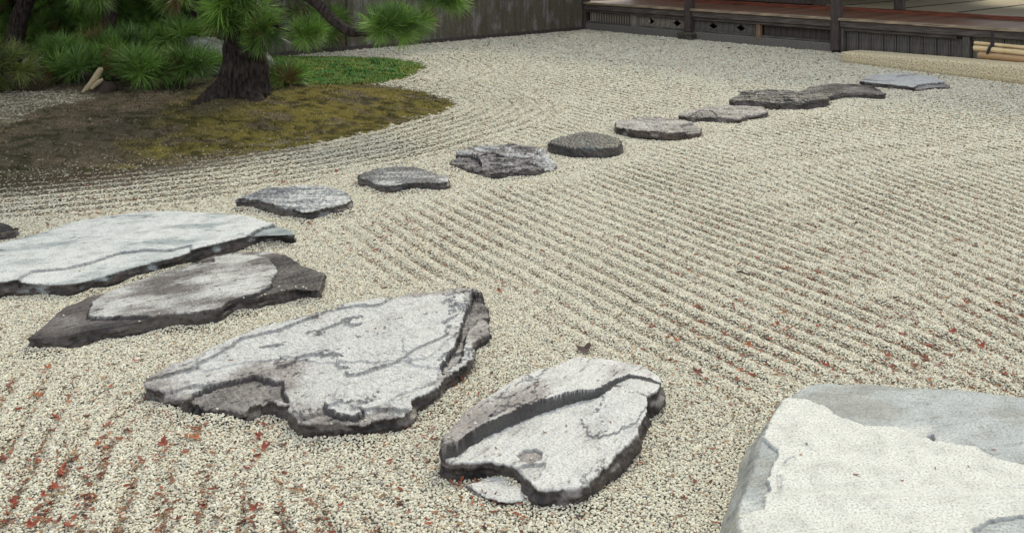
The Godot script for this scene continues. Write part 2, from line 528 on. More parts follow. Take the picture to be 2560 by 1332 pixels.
# ---------------------------------------------------------------- stepping stones
func make_stone(outline: PackedVector2Array, h: float, sheets: Array, look: Dictionary) -> ArrayMesh:
	var n: int = look.n
	var m: int = look.m
	var p := outline.duplicate()
	if area_of(p) < 0.0: p.reverse()
	# even steps round the outline, with a broken edge
	var total := 0.0
	for i in p.size(): total += p[i].distance_to(p[(i + 1) % p.size()])
	var ring := PackedVector2Array()
	var seg := 0
	var done := 0.0
	var len0 := p[0].distance_to(p[1])
	for i in n:
		var at := total * i / n
		while at > done + len0:
			done += len0
			seg += 1
			len0 = p[seg % p.size()].distance_to(p[(seg + 1) % p.size()])
		ring.append(p[seg % p.size()].lerp(p[(seg + 1) % p.size()], (at - done) / len0))
	var c := Vector2.ZERO
	for q in ring: c += q / n
	if look.has("c"): c = look.c
	var sd: float = look.seed * 37.0
	var jag: float = look.get("jag", 0.006)
	var ring2 := ring.duplicate()
	for i in n:
		var q := ring[i]
		var t := (ring[(i + 1) % n] - ring[(i + n - 1) % n]).normalized()
		ring2[i] = q + Vector2(t.y, -t.x) * (jag * (fine.get_noise_2d(q.x * 1500.0 + sd, q.y * 1500.0) + 0.6 * fine.get_noise_2d(q.x * 5000.0, q.y * 5000.0 + sd)) - jag * 0.3)
	ring = ring2
	var soft := ring.duplicate()
	for pass_ in 6:
		var was := soft.duplicate()
		for i in n:
			soft[i] = was[i] * 0.4 + (was[(i + 2) % n] + was[(i + n - 2) % n]) * 0.3
	var K := 18
	var rows := m + K
	var v := PackedVector3Array()
	var col := PackedColorArray()
	v.resize(rows * n); col.resize(rows * n)
	var bx := []
	for s in sheets: bx.append(box_of(s.p).grow(0.03))
	var grain := Vector2.from_angle(look.get("grain", 0.4))
	var across := Vector2(-grain.y, grain.x)
	var rough: float = look.get("rough", 0.004)
	var layer: float = look.get("layer", 0.0)
	var bevel: float = look.get("bevel", 0.003)
	var skirt: float = look.get("skirt", 0.012)
	var dome: float = look.get("dome", 0.0)
	var paleness: float = look.get("pale", 0.5)
	var cp: Color = look.get("cp", Color(0.61, 0.61, 0.59))  # weathered skin, painted paler for the sky reflected on wet tops
	var cm: Color = look.get("cm", Color(0.33, 0.30, 0.285))
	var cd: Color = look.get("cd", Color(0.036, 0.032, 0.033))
	var tilt: Vector2 = look.get("tilt", Vector2.ZERO)
	for j in m:
		var s := pow(float(j) / (m - 1), 0.8)
		for i in n:
			var q := c.lerp(ring[i], s)
			var y := h + (q - c).dot(tilt)
			var edge := (1.0 - s) * c.distance_to(ring[i])
			var g := q.dot(grain)
			var w := q.dot(across)
			var a := strata.get_noise_2d(g * 160.0 + sd, w * 1100.0)
			var b := broad.get_noise_2d(q.x * 160.0 + sd, q.y * 160.0)
			var fz := fine.get_noise_2d(q.x * 3400.0, q.y * 3400.0 + sd)
			y += rough * a * 1.8 + rough * 0.7 * fz + 0.007 * b
			var broken := 0.0  # broken step faces, coloured darker to stand in for their shade
			if layer > 0.0:   # cleavage: thin sheets that end in small broken steps
				var l: float = (broad.get_noise_2d(g * 110.0 + sd * 2.0, w * 230.0) * 0.5 + 0.5 + 0.045 * fz + 0.03 * a) * look.get("sheets", 6.0)
				var fr: float = l - floorf(l)
				y += layer * (floorf(l) + sstep(0.93, 1.0, fr) - 2.2)
				broken = 0.55 * sstep(0.92, 0.96, fr)
			y -= dome * (1.0 - sqrt(maxf(0.0, 1.0 - pow(s, look.get("round", 3.0)))))
			var tone: float = paleness + 0.62 * broad.get_noise_2d(g * 170.0 + 50.0 + sd, w * 320.0) + look.get("streak", 0.12) * strata.get_noise_2d(g * 420.0 + sd, w * 1500.0) + 0.14 * fine.get_noise_2d(q.x * 7000.0, q.y * 7000.0) - 0.4 * sstep(0.36, 0.46, strata.get_noise_2d(g * 900.0 + 400.0, w * 3600.0 + sd))
			for k in sheets.size():
				if not bx[k].has_point(q): continue
				var sh: Dictionary = sheets[k]
				var d := sdf(sh.p, q) + 0.008 * fine.get_noise_2d(q.x * 1600.0 + 40.0 * k, q.y * 1600.0) + 0.0012 * fine.get_noise_2d(q.x * 6000.0 + 40.0 * k, q.y * 6000.0)
				var dh: float = sh.dh
				var e := sstep(-0.003, 0.003, d)
				var dr := d if dh < 0.0 else -d
				if dr > -0.003 and dr < 0.009: broken = maxf(broken, clampf((absf(dh) - 0.004) / 0.016, 0.08, 1.0) * look.get("lips", 1.0))
				if e <= 0.0: continue
				if look.has("fade"):   # a ledge that runs out along its length
					dh *= lerpf(1.0, 0.12, sstep(look.fade[0], look.fade[1], q.x + q.y * 0.3)) if k == 0 else 1.0
				y += dh * e
				if sh.tone == 1: tone = lerpf(tone, tone * 0.75 + 0.36, e)
				elif sh.tone == 3: tone = lerpf(tone, tone * 0.25 + 0.80, e)
				elif sh.tone == 0: tone = lerpf(tone, tone * 0.5 - 0.02, e)
				else: tone = lerpf(tone, tone * 0.6 + 0.14, e)
			y -= bevel * exp(-edge / (bevel * 0.9))
			v[j * n + i] = Vector3(q.x, maxf(y, 0.006), -q.y)
			var cc := cm.lerp(cp, sstep(0.30, 0.66, tone)) if tone > 0.3 else cd.lerp(cm, sstep(-0.1, 0.3, tone))
			col[j * n + i] = cc.lerp(cd, broken * 0.85)
	var layers: int = look.get("layers", 4)
	for j in K:
		var t := float(j + 1) / K
		for i in n:
			var top := v[(m - 1) * n + i]
			var tg := (soft[(i + 3) % n] - soft[(i + n - 3) % n]).normalized()
			var out := Vector2(tg.y, -tg.x)
			var arc := i * total / n
			var u := t + 0.06 * broad.get_noise_2d(arc * 260.0 + sd, 5.0)
			var y := lerpf(top.y, -0.05, t)
			var fl := u * layers
			var l0 := floorf(fl)
			var e := sstep(0.72, 1.0, fl - l0)
			var o0 := broad.get_noise_2d(arc * 330.0 + sd, l0 * 70.0) * 0.022 + fine.get_noise_2d(arc * 1500.0, l0 * 90.0 + sd) * 0.007
			var o1 := broad.get_noise_2d(arc * 330.0 + sd, l0 * 70.0 + 70.0) * 0.022 + fine.get_noise_2d(arc * 1500.0, l0 * 90.0 + 90.0 + sd) * 0.007
			var o: float = skirt * pow(t, 0.8) + lerpf(o0, o1, e) * look.get("chip", 1.0) * minf(1.0, t * 5.0) + 0.003 * fine.get_noise_2d(arc * 4000.0, y * 6000.0)
			var at := ring[i].lerp(soft[i], minf(1.0, t * 2.5)) + out * o
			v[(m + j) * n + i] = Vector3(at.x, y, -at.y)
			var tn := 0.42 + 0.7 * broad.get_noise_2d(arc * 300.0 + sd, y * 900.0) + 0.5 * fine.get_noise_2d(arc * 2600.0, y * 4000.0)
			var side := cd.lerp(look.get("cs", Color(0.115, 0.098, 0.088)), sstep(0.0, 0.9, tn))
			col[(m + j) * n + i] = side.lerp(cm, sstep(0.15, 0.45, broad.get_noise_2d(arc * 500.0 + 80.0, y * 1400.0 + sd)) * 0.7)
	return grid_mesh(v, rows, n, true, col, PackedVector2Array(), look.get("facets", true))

# ---------------------------------------------------------------- plants
func tube(pts: Array, radii: Array, sides: int, knobby: float, per := 6) -> ArrayMesh:
	var cv := Curve3D.new()
	for i in pts.size():
		var d: Vector3 = (pts[mini(i + 1, pts.size() - 1)] - pts[maxi(i - 1, 0)]) / 6.0
		cv.add_point(pts[i], -d, d)
	var rows := (pts.size() - 1) * per + 1
	var v := PackedVector3Array()
	var side := Vector3.RIGHT
	for j in rows:
		var u := float(j) / per
		var i := mini(int(u), pts.size() - 2)
		var c := cv.sample(i, u - i)
		var c2 := cv.sample(i, u - i + 0.05)
		var dir := (c2 - c).normalized()
		side = (side - dir * side.dot(dir)).normalized()
		var up := dir.cross(side)
		var r := lerpf(radii[i], radii[i + 1], u - i)
		for k in sides:
			var a := -TAU * k / sides
			var o := side * cos(a) + up * sin(a)
			var w := c + o * r
			v.append(c + o * r * (1.0 + knobby * (strata.get_noise_3d(w.x * 500.0, w.y * 110.0, w.z * 500.0) + 0.6 * fine.get_noise_3d(w.x * 500.0, w.y * 300.0, w.z * 500.0))))
	return grid_mesh(v, rows, sides, true)

func needle_mesh(count: int, spread: float, thick: float, seed_: int) -> ArrayMesh:   # one shoot: needles of length about 1 round +y
	var r := RandomNumberGenerator.new()
	r.seed = seed_
	var t := PackedVector3Array()
	for i in count:
		var a := r.randf() * TAU
		var e := acos(lerpf(1.0, cos(spread), pow(r.randf(), 0.75)))
		var d := Vector3(sin(e) * cos(a), cos(e), sin(e) * sin(a))
		var side := d.cross(Vector3(r.randfn(), r.randfn(), r.randfn())).normalized() * thick
		var root := Vector3(0, r.randf_range(-0.35, 0.1), 0)
		var l := r.randf_range(0.75, 1.1)
		var mid := root + d * l * 0.55 + Vector3(0, 0.02, 0)
		var tip := root + d * l - Vector3(0, 0.06 * l * sin(e), 0)
		t.append(root - side * 0.6); t.append(root + side * 0.6); t.append(mid + side)
		t.append(root - side * 0.6); t.append(mid + side); t.append(mid - side)
		t.append(mid - side); t.append(mid + side); t.append(tip)
	return flat_mesh(t)

var shoot: ArrayMesh

func pad(buf: PackedFloat32Array, c: Vector3, r: Vector3, count: int, size: float, dark: Color, light: Color, up := 0.5) -> void:
	for i in count:
		var d := Vector3(rng.randfn(), rng.randfn() * 0.7 + up * 0.7, rng.randfn()).normalized()
		var k := pow(rng.randf(), 0.5)
		var at := c + d * r * k
		var dir := (d * (0.4 + k) + Vector3(0, up, 0) + Vector3(rng.randfn(), rng.randfn(), rng.randfn()) * 0.25).normalized()
		var b := Basis(Quaternion(Vector3.UP, dir)) * Basis(Vector3.UP, rng.randf() * TAU)
		var col := dark.lerp(light, rng.randf()) * rng.randf_range(0.8, 1.2)
		if rng.randf() < 0.04: col = Color(0.16, 0.09, 0.035)
		put(buf, Transform3D(b.scaled(Vector3.ONE * size * rng.randf_range(0.8, 1.15)), at), col)

func g3(x: float, y: float, f: float) -> Vector3:
	return Vector3(x, y, -f)

# ---------------------------------------------------------------- build
func _ready() -> void:
	rng.seed = 11
	fine.seed = 1; fine.frequency = 0.01; fine.fractal_octaves = 3
	broad.seed = 2; broad.frequency = 0.01; broad.fractal_octaves = 4
	strata.seed = 3; strata.frequency = 0.01; strata.fractal_octaves = 4
	ridged.seed = 4; ridged.frequency = 0.01; ridged.fractal_type = FastNoiseLite.FRACTAL_RIDGED
	# camera: level, with the lens shifted down (the uprights of the hall stand parallel in the photograph)
	var cam := Camera3D.new()
	cam.name = "camera"
	cam.projection = Camera3D.PROJECTION_FRUSTUM
	cam.near = 0.1
	cam.size = 0.05384
	cam.frustum_offset = Vector2(0, -0.0329)
	cam.far = 400.0
	cam.position = Vector3(0, 1.6, 0)
	add_child(cam)
	cam.current = true
	# overcast sky
	var sky := ProceduralSkyMaterial.new()
	sky.sky_top_color = Color(0.82, 0.84, 0.865)
	sky.sky_horizon_color = Color(0.86, 0.865, 0.86)
	sky.ground_horizon_color = Color(0.30, 0.29, 0.27)
	sky.ground_bottom_color = Color(0.25, 0.24, 0.22)
	sky.sun_angle_max = 60.0
	var e := Environment.new()
	e.background_mode = Environment.BG_SKY
	e.sky = Sky.new()
	e.sky.sky_material = sky
	e.tonemap_mode = Environment.TONE_MAPPER_LINEAR
	e.tonemap_exposure = 1.6
	e.sdfgi_enabled = true
	e.ssao_enabled = true
	e.ssil_enabled = true
	var we := WorldEnvironment.new()
	we.name = "environment"
	we.environment = e
	add_child(we)
	var sun := DirectionalLight3D.new()
	sun.name = "sun"
	sun.light_energy = 0.45
	sun.light_color = Color(1.0, 0.97, 0.87)
	sun.light_angular_distance = 14.0
	sun.shadow_enabled = true
	add_child(sun)
	sun.look_at_from_position(Vector3(3.0, 8.0, -7.5), Vector3.ZERO)
	make_materials()
	stones = [poly([573, 2486, 584, 2555, 618, 2647, 655, 2736, 698, 2830, 730, 2920, 774, 3016, 819, 3093, 876, 3186, 931, 3243, 980, 3298, 1044, 3313, 1168, 3322, 1246, 3316, 1355, 3286, 1481, 3271, 1576, 3248, 1667, 3223, 1790, 3119, 1739, 2830, 1507, 2486, 1204, 2257, 903, 2189, 653, 2243, 568, 2343]), poly([-214, 3018, -179, 3091, -142, 3187, -65, 3300, 2, 3387, 43, 3432, 125, 3491, 168, 3527, 222, 3576, 296, 3582, 378, 3563, 446, 3527, 489, 3467, 515, 3421, 514, 3381, 488, 3321, 446, 3294, 444, 3249, 429, 3170, 397, 3105, 388, 3065, 356, 3025, 320, 2973, 298, 2928, 259, 2878, 235, 2839, 209, 2798, 149, 2794, 71, 2790, 56, 2824, 35, 2855, 23, 2894, 2, 2913, -32, 2933, -67, 2941, -144, 2930, -185, 2933, -196, 2948, -205, 2951]), poly([-1290, 3459, -1292, 3507, -1248, 3581, -1171, 3645, -1148, 3712, -1108, 3767, -1051, 3853, -996, 3959, -914, 4022, -848, 4054, -793, 4120, -733, 4171, -653, 4223, -580, 4250, -519, 4277, -433, 4331, -358, 4369, -260, 4397, -153, 4378, -110, 4259, -94, 4137, -101, 4038, -96, 3974, -86, 3913, -134, 3839, -148, 3767, -141, 3726, -165, 3632, -205, 3556, -238, 3494, -245, 3435, -291, 3367, -331, 3312, -331, 3258, -372, 3227, -419, 3217, -462, 3172, -558, 3172, -656, 3157, -717, 3217, -741, 3258, -738, 3290, -783, 3312, -807, 3328, -833, 3312, -873, 3274, -929, 3295, -1004, 3312, -1057, 3306, -1101, 3333, -1171, 3389, -1233, 3418, -1276, 3435]), poly([-1891, 3858, -1883, 3951, -1891, 4108, -1876, 4199, -1827, 4327, -1758, 4360, -1716, 4498, -1645, 4607, -1552, 4703, -1506, 4802, -1459, 4864, -1342, 4916, -1211, 4927, -1109, 4864, -1000, 4722, -914, 4645, -869, 4607, -864, 4516, -857, 4385, -920, 4428, -994, 4385, -1065, 4335, -1107, 4270, -1155, 4254, -1196, 4215, -1214, 4138, -1255, 4108, -1337, 4086, -1415, 4072, -1477, 4043, -1529, 4007, -1583, 3979, -1664, 3940, -1703, 3908, -1772, 3860, -1831, 3842]), poly([-1137, 5201, -1212, 5311, -1321, 5375, -1466, 5507, -1669, 5561, -1824, 5575, -2057, 5589, -2213, 5507, -2366, 5427, -2415, 5324, -2467, 5177, -2583, 4993, -2679, 4801, -2710, 4566, -2590, 4405, -2419, 4388, -2293, 4431, -2226, 4466, -2181, 4449, -2054, 4436, -1966, 4454, -1911, 4526, -1849, 4600, -1784, 4677, -1667, 4796, -1597, 4880, -1486, 4997, -1392, 5102, -1341, 5172, -1260, 5244, -1179, 5201]), poly([-1642, 5873, -1627, 5961, -1588, 6064, -1534, 6199, -1479, 6226, -1292, 6254, -1218, 6226, -1144, 6199, -1066, 6144, -1019, 6064, -960, 5910, -972, 5824, -1028, 5776, -1083, 5729, -1138, 5659, -1179, 5643, -1311, 5729, -1404, 5800, -1506, 5873, -1610, 5898]), poly([-1018, 6532, -996, 6578, -908, 6736, -804, 6802, -688, 6769, -593, 6704, -502, 6578, -425, 6516, -409, 6397, -469, 6339, -553, 6339, -608, 6325, -676, 6305, -741, 6262, -796, 6262, -890, 6339, -944, 6421, -999, 6456]), poly([-448, 7015, -399, 7104, -412, 7195, -365, 7203, -296, 7260, -168, 7279, -31, 7318, 74, 7279, 169, 7227, 240, 7213, 269, 7125, 286, 6958, 313, 6872, 257, 6806, 142, 6725, 31, 6678, -57, 6631, -168, 6668, -269, 6790, -326, 6884, -351, 6934, -430, 6963]), poly([272, 7525, 296, 7630, 378, 7737, 469, 7834, 587, 7911, 729, 7834, 805, 7737, 838, 7651, 838, 7484, 800, 7372, 729, 7313, 637, 7286, 517, 7294, 438, 7313, 360, 7380, 297, 7444]), poly([883, 8440, 1002, 8544, 1187, 8650, 1346, 8570, 1451, 8518, 1522, 8389, 1581, 8215, 1531, 8049, 1430, 7979, 1259, 7902, 1090, 7948, 993, 8012, 931, 8086, 860, 8182]), poly([1491, 8863, 1644, 9074, 1762, 9211, 1982, 9317, 2209, 9281, 2343, 9211, 2351, 9061, 2308, 8941, 2213, 8876, 2100, 8824, 1994, 8655, 1911, 8674, 1799, 8717, 1671, 8736, 1549, 8736, 1479, 8780]), poly([2077, 9473, 2237, 9819, 2379, 10106, 2466, 10148, 2622, 10106, 2765, 10022, 2943, 9981, 3093, 9859, 3107, 9647, 3044, 9548, 2906, 9451, 2768, 9349, 2664, 9400, 2520, 9349, 2411, 9385, 2254, 9473, 2126, 9437]), poly([2907, 10077, 3112, 10423, 3301, 10606, 3492, 10699, 3679, 10652, 3830, 10514, 3843, 10334, 3801, 10035, 3735, 9977, 3660, 9977, 3538, 10060, 3380, 10044, 3205, 9896, 3035, 9872, 2927, 9928]), poly([3868, 10999, 4054, 11324, 4212, 11483, 4442, 11592, 4662, 11592, 4791, 11377, 4823, 11119, 4750, 10702, 4668, 10637, 4567, 10683, 4447, 10591, 4292, 10474, 4233, 10591, 4155, 10665, 4037, 10711, 3954, 10854]), poly([-2664, 5341, -2758, 5416, -2818, 5447, -2967, 5478, -3148, 5447, -3191, 5371, -2989, 5282, -2810, 5267, -2715, 5289])]
	island = poly([-546, 9655, -700, 9121, -982, 8681, -1259, 8195, -1527, 7870, -1785, 7612, -2037, 7413, -2277, 7223, -2514, 7069, -2871, 6896, -3211, 6732, -3662, 6565, -4227, 6619, -5489, 7223, -6940, 8458, -8169, 10472, -7479, 11711, -6321, 12217, -5091, 12852, -4216, 13373, -3464, 13603, -2639, 13603, -1796, 13464, -1259, 12978, -1107, 12448, -1259, 11541, -1450, 11214, -1551, 10965, -1290, 10815, -931, 10472, -692, 10072])
	pale = poly([-5229, 9655, -4453, 9750, -3848, 9425, -3927, 8996, -4132, 8738, -4108, 8195, -4525, 8111])
	green = poly([-3519, 13603, -2639, 13603, -1808, 13556, -1241, 13064, -1082, 12448, -1229, 11474, -1461, 11119, -1778, 10996, -2249, 10698, -2526, 10417, -2745, 10612])
	make_maps()
	make_ground()
	make_stones()
	make_gravel()
	make_hall()
	make_wall()
	make_granite()
	make_bamboo()
	make_island()
	make_pine()
	make_backdrop()
	make_litter()

func make_ground() -> void:
	var p := PlaneMesh.new()
	p.size = Vector2(300, 300)
	tag(part("ground", p, M.earth, self, Vector3(0, -0.08, 0)), "", "", "", "structure")

func make_stones() -> void:
	var slate := "slate stepping stones crossing the gravel"
	var tops := [
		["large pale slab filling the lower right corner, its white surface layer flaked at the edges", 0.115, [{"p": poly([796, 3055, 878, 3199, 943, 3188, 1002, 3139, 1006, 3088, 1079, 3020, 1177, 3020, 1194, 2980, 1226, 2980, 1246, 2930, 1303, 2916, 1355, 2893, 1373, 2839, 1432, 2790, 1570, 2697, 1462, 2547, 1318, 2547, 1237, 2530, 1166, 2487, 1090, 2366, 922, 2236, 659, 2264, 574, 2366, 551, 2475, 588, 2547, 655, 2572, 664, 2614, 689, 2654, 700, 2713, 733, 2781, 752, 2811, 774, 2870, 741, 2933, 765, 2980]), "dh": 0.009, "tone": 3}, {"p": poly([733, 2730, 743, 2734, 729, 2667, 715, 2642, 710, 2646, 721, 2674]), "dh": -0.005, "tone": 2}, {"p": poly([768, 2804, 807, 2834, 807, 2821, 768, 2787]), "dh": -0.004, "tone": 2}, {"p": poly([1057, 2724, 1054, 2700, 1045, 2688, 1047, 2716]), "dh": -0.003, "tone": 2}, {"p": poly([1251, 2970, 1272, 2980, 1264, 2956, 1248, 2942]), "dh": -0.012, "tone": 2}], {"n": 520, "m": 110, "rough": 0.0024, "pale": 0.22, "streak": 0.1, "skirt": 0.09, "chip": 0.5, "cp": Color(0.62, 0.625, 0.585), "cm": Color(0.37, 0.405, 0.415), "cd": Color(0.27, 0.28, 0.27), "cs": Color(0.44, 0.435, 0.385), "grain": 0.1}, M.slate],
		["pale slate stone with a long raised ledge and scooped front, beside the corner slab", 0.1, [{"p": poly([-172, 2974, -127, 3034, -84, 3087, -16, 3143, 30, 3190, 78, 3230, 112, 3249, 176, 3290, 230, 3311, 279, 3321, 326, 3348, 350, 3393, 408, 3426, 461, 3409, 523, 3355, 494, 3173, 379, 2993, 275, 2832, 227, 2743, 26, 2743, -32, 2878, -100, 2894, -225, 2878, -221, 2934, -193, 2959]), "dh": -0.04, "tone": 1}, {"p": poly([13, 2976, 37, 3005, 73, 3010, 94, 2993, 84, 2959, 58, 2934, 28, 2938]), "dh": -0.008, "tone": 0}, {"p": poly([10, 2902, 36, 2918, 88, 2938, 100, 2926, 82, 2862, 64, 2832, 35, 2855]), "dh": -0.008, "tone": 2}], {"n": 620, "m": 130, "rough": 0.0035, "layer": 0.004, "sheets": 3.0, "pale": 0.54, "grain": 0.95, "fade": [1.1, 1.55]}, M.slate],
		["broad rugged slate stone with flaked layers, pointed left end and a loose white flake", 0.065, [{"p": poly([-1102, 3415, -1046, 3449, -981, 3481, -910, 3513, -867, 3510, -807, 3479, -780, 3386, -745, 3320, -810, 3342, -874, 3277, -1000, 3299, -1091, 3331]), "dh": -0.018, "tone": 0}, {"p": poly([-625, 3274, -597, 3281, -543, 3258, -495, 3232, -485, 3201, -512, 3186, -563, 3201, -607, 3232]), "dh": 0.02, "tone": 3}, {"p": poly([-1151, 3599, -1131, 3732, -998, 3967, -795, 4129, -580, 4250, -249, 4323, -180, 4232, -181, 3982, -310, 3651, -578, 3599, -863, 3651, -1015, 3599, -1108, 3549]), "dh": 0.006, "tone": 1}, {"p": poly([-422, 3810, -388, 3875, -331, 3905, -209, 3831, -174, 3705, -247, 3549, -360, 3599, -404, 3705]), "dh": 0.006, "tone": 1}, {"p": poly([-170, 4307, -92, 4325, -79, 4019, -135, 4035, -178, 3911, -184, 3685, -246, 3532, -261, 3581, -217, 3766, -197, 4067]), "dh": -0.022, "tone": 0}, {"p": poly([-599, 3405, -507, 3488, -355, 3549, -260, 3574, -267, 3452, -387, 3360, -409, 3294, -469, 3221, -554, 3294, -597, 3338]), "dh": 0.006, "tone": 1}], {"n": 640, "m": 130, "rough": 0.0065, "layer": 0.010, "sheets": 3.4, "pale": 0.52, "grain": 0.75, "jag": 0.014, "skirt": 0.005}, M.slate],
		["long brown-edged slate stone carrying a thin pale upper layer, in front of the longest slab", 0.055, [{"p": poly([-1736, 4046, -1777, 4180, -1782, 4275, -1748, 4349, -1703, 4464, -1635, 4577, -1535, 4672, -1423, 4720, -1454, 4800, -1381, 4821, -1282, 4841, -1175, 4780, -1088, 4605, -1086, 4496, -1073, 4391, -1113, 4291, -1157, 4259, -1207, 4211, -1218, 4134, -1334, 4078, -1488, 4043, -1651, 4039]), "dh": 0.014, "tone": 1}], {"n": 540, "m": 100, "rough": 0.003, "pale": 0.18, "grain": 0.6, "cm": Color(0.15, 0.13, 0.125)}, M.slate],
		["longest smooth blue-white slate slab, cut off by the left edge of the view", 0.075, [{"p": poly([-2233, 4493, -2227, 4581, -2101, 4618, -1999, 4734, -1919, 4857, -1804, 4903, -1697, 4882, -1612, 4968, -1557, 4799, -1764, 4622, -1937, 4388, -2194, 4354]), "dh": -0.012, "tone": 2}, {"p": poly([-1366, 5133, -1333, 5277, -1279, 5352, -1126, 5352, -1075, 5110, -1261, 5133]), "dh": -0.016, "tone": 0}, {"p": poly([-2239, 5441, -2201, 5494, -2102, 5508, -2001, 5500, -2049, 5468, -2140, 5415]), "dh": -0.008, "tone": 2}], {"n": 520, "m": 100, "rough": 0.002, "pale": 0.64, "grain": 0.35, "streak": 0.12, "cp": Color(0.68, 0.695, 0.68), "cm": Color(0.35, 0.395, 0.405)}, M.slate],
		["diamond-shaped slate stone with a finely wrinkled silvery top, just beyond the longest slab", 0.055, [], {"n": 360, "m": 90, "rough": 0.007, "layer": 0.003, "sheets": 9.0, "streak": 0.4, "pale": 0.46, "grain": 0.1, "skirt": 0.02, "cm": Color(0.25, 0.265, 0.28)}, M.slate_rough],
		["angular slate stone with white blotched top and a notched right corner", 0.055, [], {"n": 320, "m": 80, "rough": 0.004, "pale": 0.42, "grain": 0.2, "cm": Color(0.15, 0.15, 0.16)}, M.slate_rough],
		["slate stone with deeply ridged bark-like layers and a thin pointed left tip", 0.055, [{"p": poly([-399, 7104, -322, 7140, -239, 6999, -195, 6829, -235, 6668, -454, 6862, -467, 7069]), "dh": -0.028, "tone": 0}], {"n": 360, "m": 100, "rough": 0.012, "layer": 0.010, "sheets": 7.0, "streak": 0.5, "pale": 0.40, "grain": -0.12, "jag": 0.012, "tilt": Vector2(0.0, 0.07)}, M.slate_rough],
		["small rounded black stone with a pebbled glossy top", 0.08, [], {"n": 240, "m": 60, "rough": 0.006, "pale": -0.06, "dome": 0.010, "bevel": 0.014, "jag": 0.003, "chip": 0.15, "skirt": 0.02, "cm": Color(0.070, 0.084, 0.092)}, M.slate_rough],
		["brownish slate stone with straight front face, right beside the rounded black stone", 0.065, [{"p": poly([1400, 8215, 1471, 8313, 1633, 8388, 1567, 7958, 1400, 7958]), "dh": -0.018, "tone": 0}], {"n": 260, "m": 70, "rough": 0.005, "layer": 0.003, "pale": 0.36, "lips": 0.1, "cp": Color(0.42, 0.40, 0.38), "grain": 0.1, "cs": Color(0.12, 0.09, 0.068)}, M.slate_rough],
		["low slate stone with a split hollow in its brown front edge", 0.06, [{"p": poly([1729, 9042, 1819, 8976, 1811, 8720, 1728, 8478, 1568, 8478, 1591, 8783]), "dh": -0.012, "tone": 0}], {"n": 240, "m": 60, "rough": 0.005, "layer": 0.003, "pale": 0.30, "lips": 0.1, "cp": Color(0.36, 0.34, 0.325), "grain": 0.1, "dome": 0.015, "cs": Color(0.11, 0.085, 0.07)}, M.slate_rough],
		["long dark brown slate stone with a squared right end", 0.07, [{"p": poly([2564, 9467, 2661, 9602, 2733, 9557, 2792, 9431, 2718, 9181, 2486, 9181]), "dh": -0.01, "tone": 0}], {"n": 240, "m": 60, "rough": 0.008, "layer": 0.006, "lips": 0.1, "pale": 0.10, "grain": 0.05, "cp": Color(0.34, 0.32, 0.31), "cm": Color(0.17, 0.15, 0.145)}, M.slate_rough],
		["dark humped slate stone with a thick black front, second from the granite step", 0.068, [], {"n": 220, "m": 50, "rough": 0.007, "layer": 0.003, "pale": 0.16, "dome": 0.02, "cp": Color(0.32, 0.30, 0.29), "cm": Color(0.18, 0.16, 0.152)}, M.slate_rough],
		["flat white-topped slate stone closest to the granite step, with ragged black right end", 0.05, [{"p": poly([4226, 10441, 4417, 10713, 4559, 10825, 4681, 10854, 4932, 11048, 4648, 10354, 4168, 10268]), "dh": -0.022, "tone": 0}], {"n": 240, "m": 55, "rough": 0.003, "pale": 0.74, "jag": 0.014, "cp": Color(0.70, 0.70, 0.68)}, M.slate],
		["dark stone tip showing at the left edge behind the longest slab", 0.05, [], {"n": 160, "m": 30, "rough": 0.004, "pale": -0.05}, M.slate_rough],
	]
	for i in tops.size():
		var look: Dictionary = tops[i][3]
		look.seed = i + 1
		var root := thing("stepping_stone", tops[i][0], "stepping stone", Vector3.ZERO, slate)
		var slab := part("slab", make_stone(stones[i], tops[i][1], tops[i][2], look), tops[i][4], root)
		var v: PackedVector3Array = slab.mesh.surface_get_arrays(0)[Mesh.ARRAY_VERTEX]
		for k in (26 if i < 5 else 6):
			var ring: int = look.m - 2 - int(look.m * 0.35 * pow(rng.randf(), 3.0))
			perch.append(v[ring * look.n + rng.randi() % look.n])
			if k % 4 == 0: perch_leaf.append(v[rng.randi() % (look.m * look.n)])
		if i == 1:
			part("lower_layer", make_stone(poly([-129, 2886, -100, 2909, -62, 2929, -15, 2932, 28, 2909, 61, 2878, 77, 2833, 59, 2807, 10, 2803, -39, 2800, -68, 2818, -94, 2844]), 0.018, [], {"n": 160, "m": 30, "rough": 0.002, "pale": 0.6, "seed": 40, "bevel": 0.003}), M.slate, root)

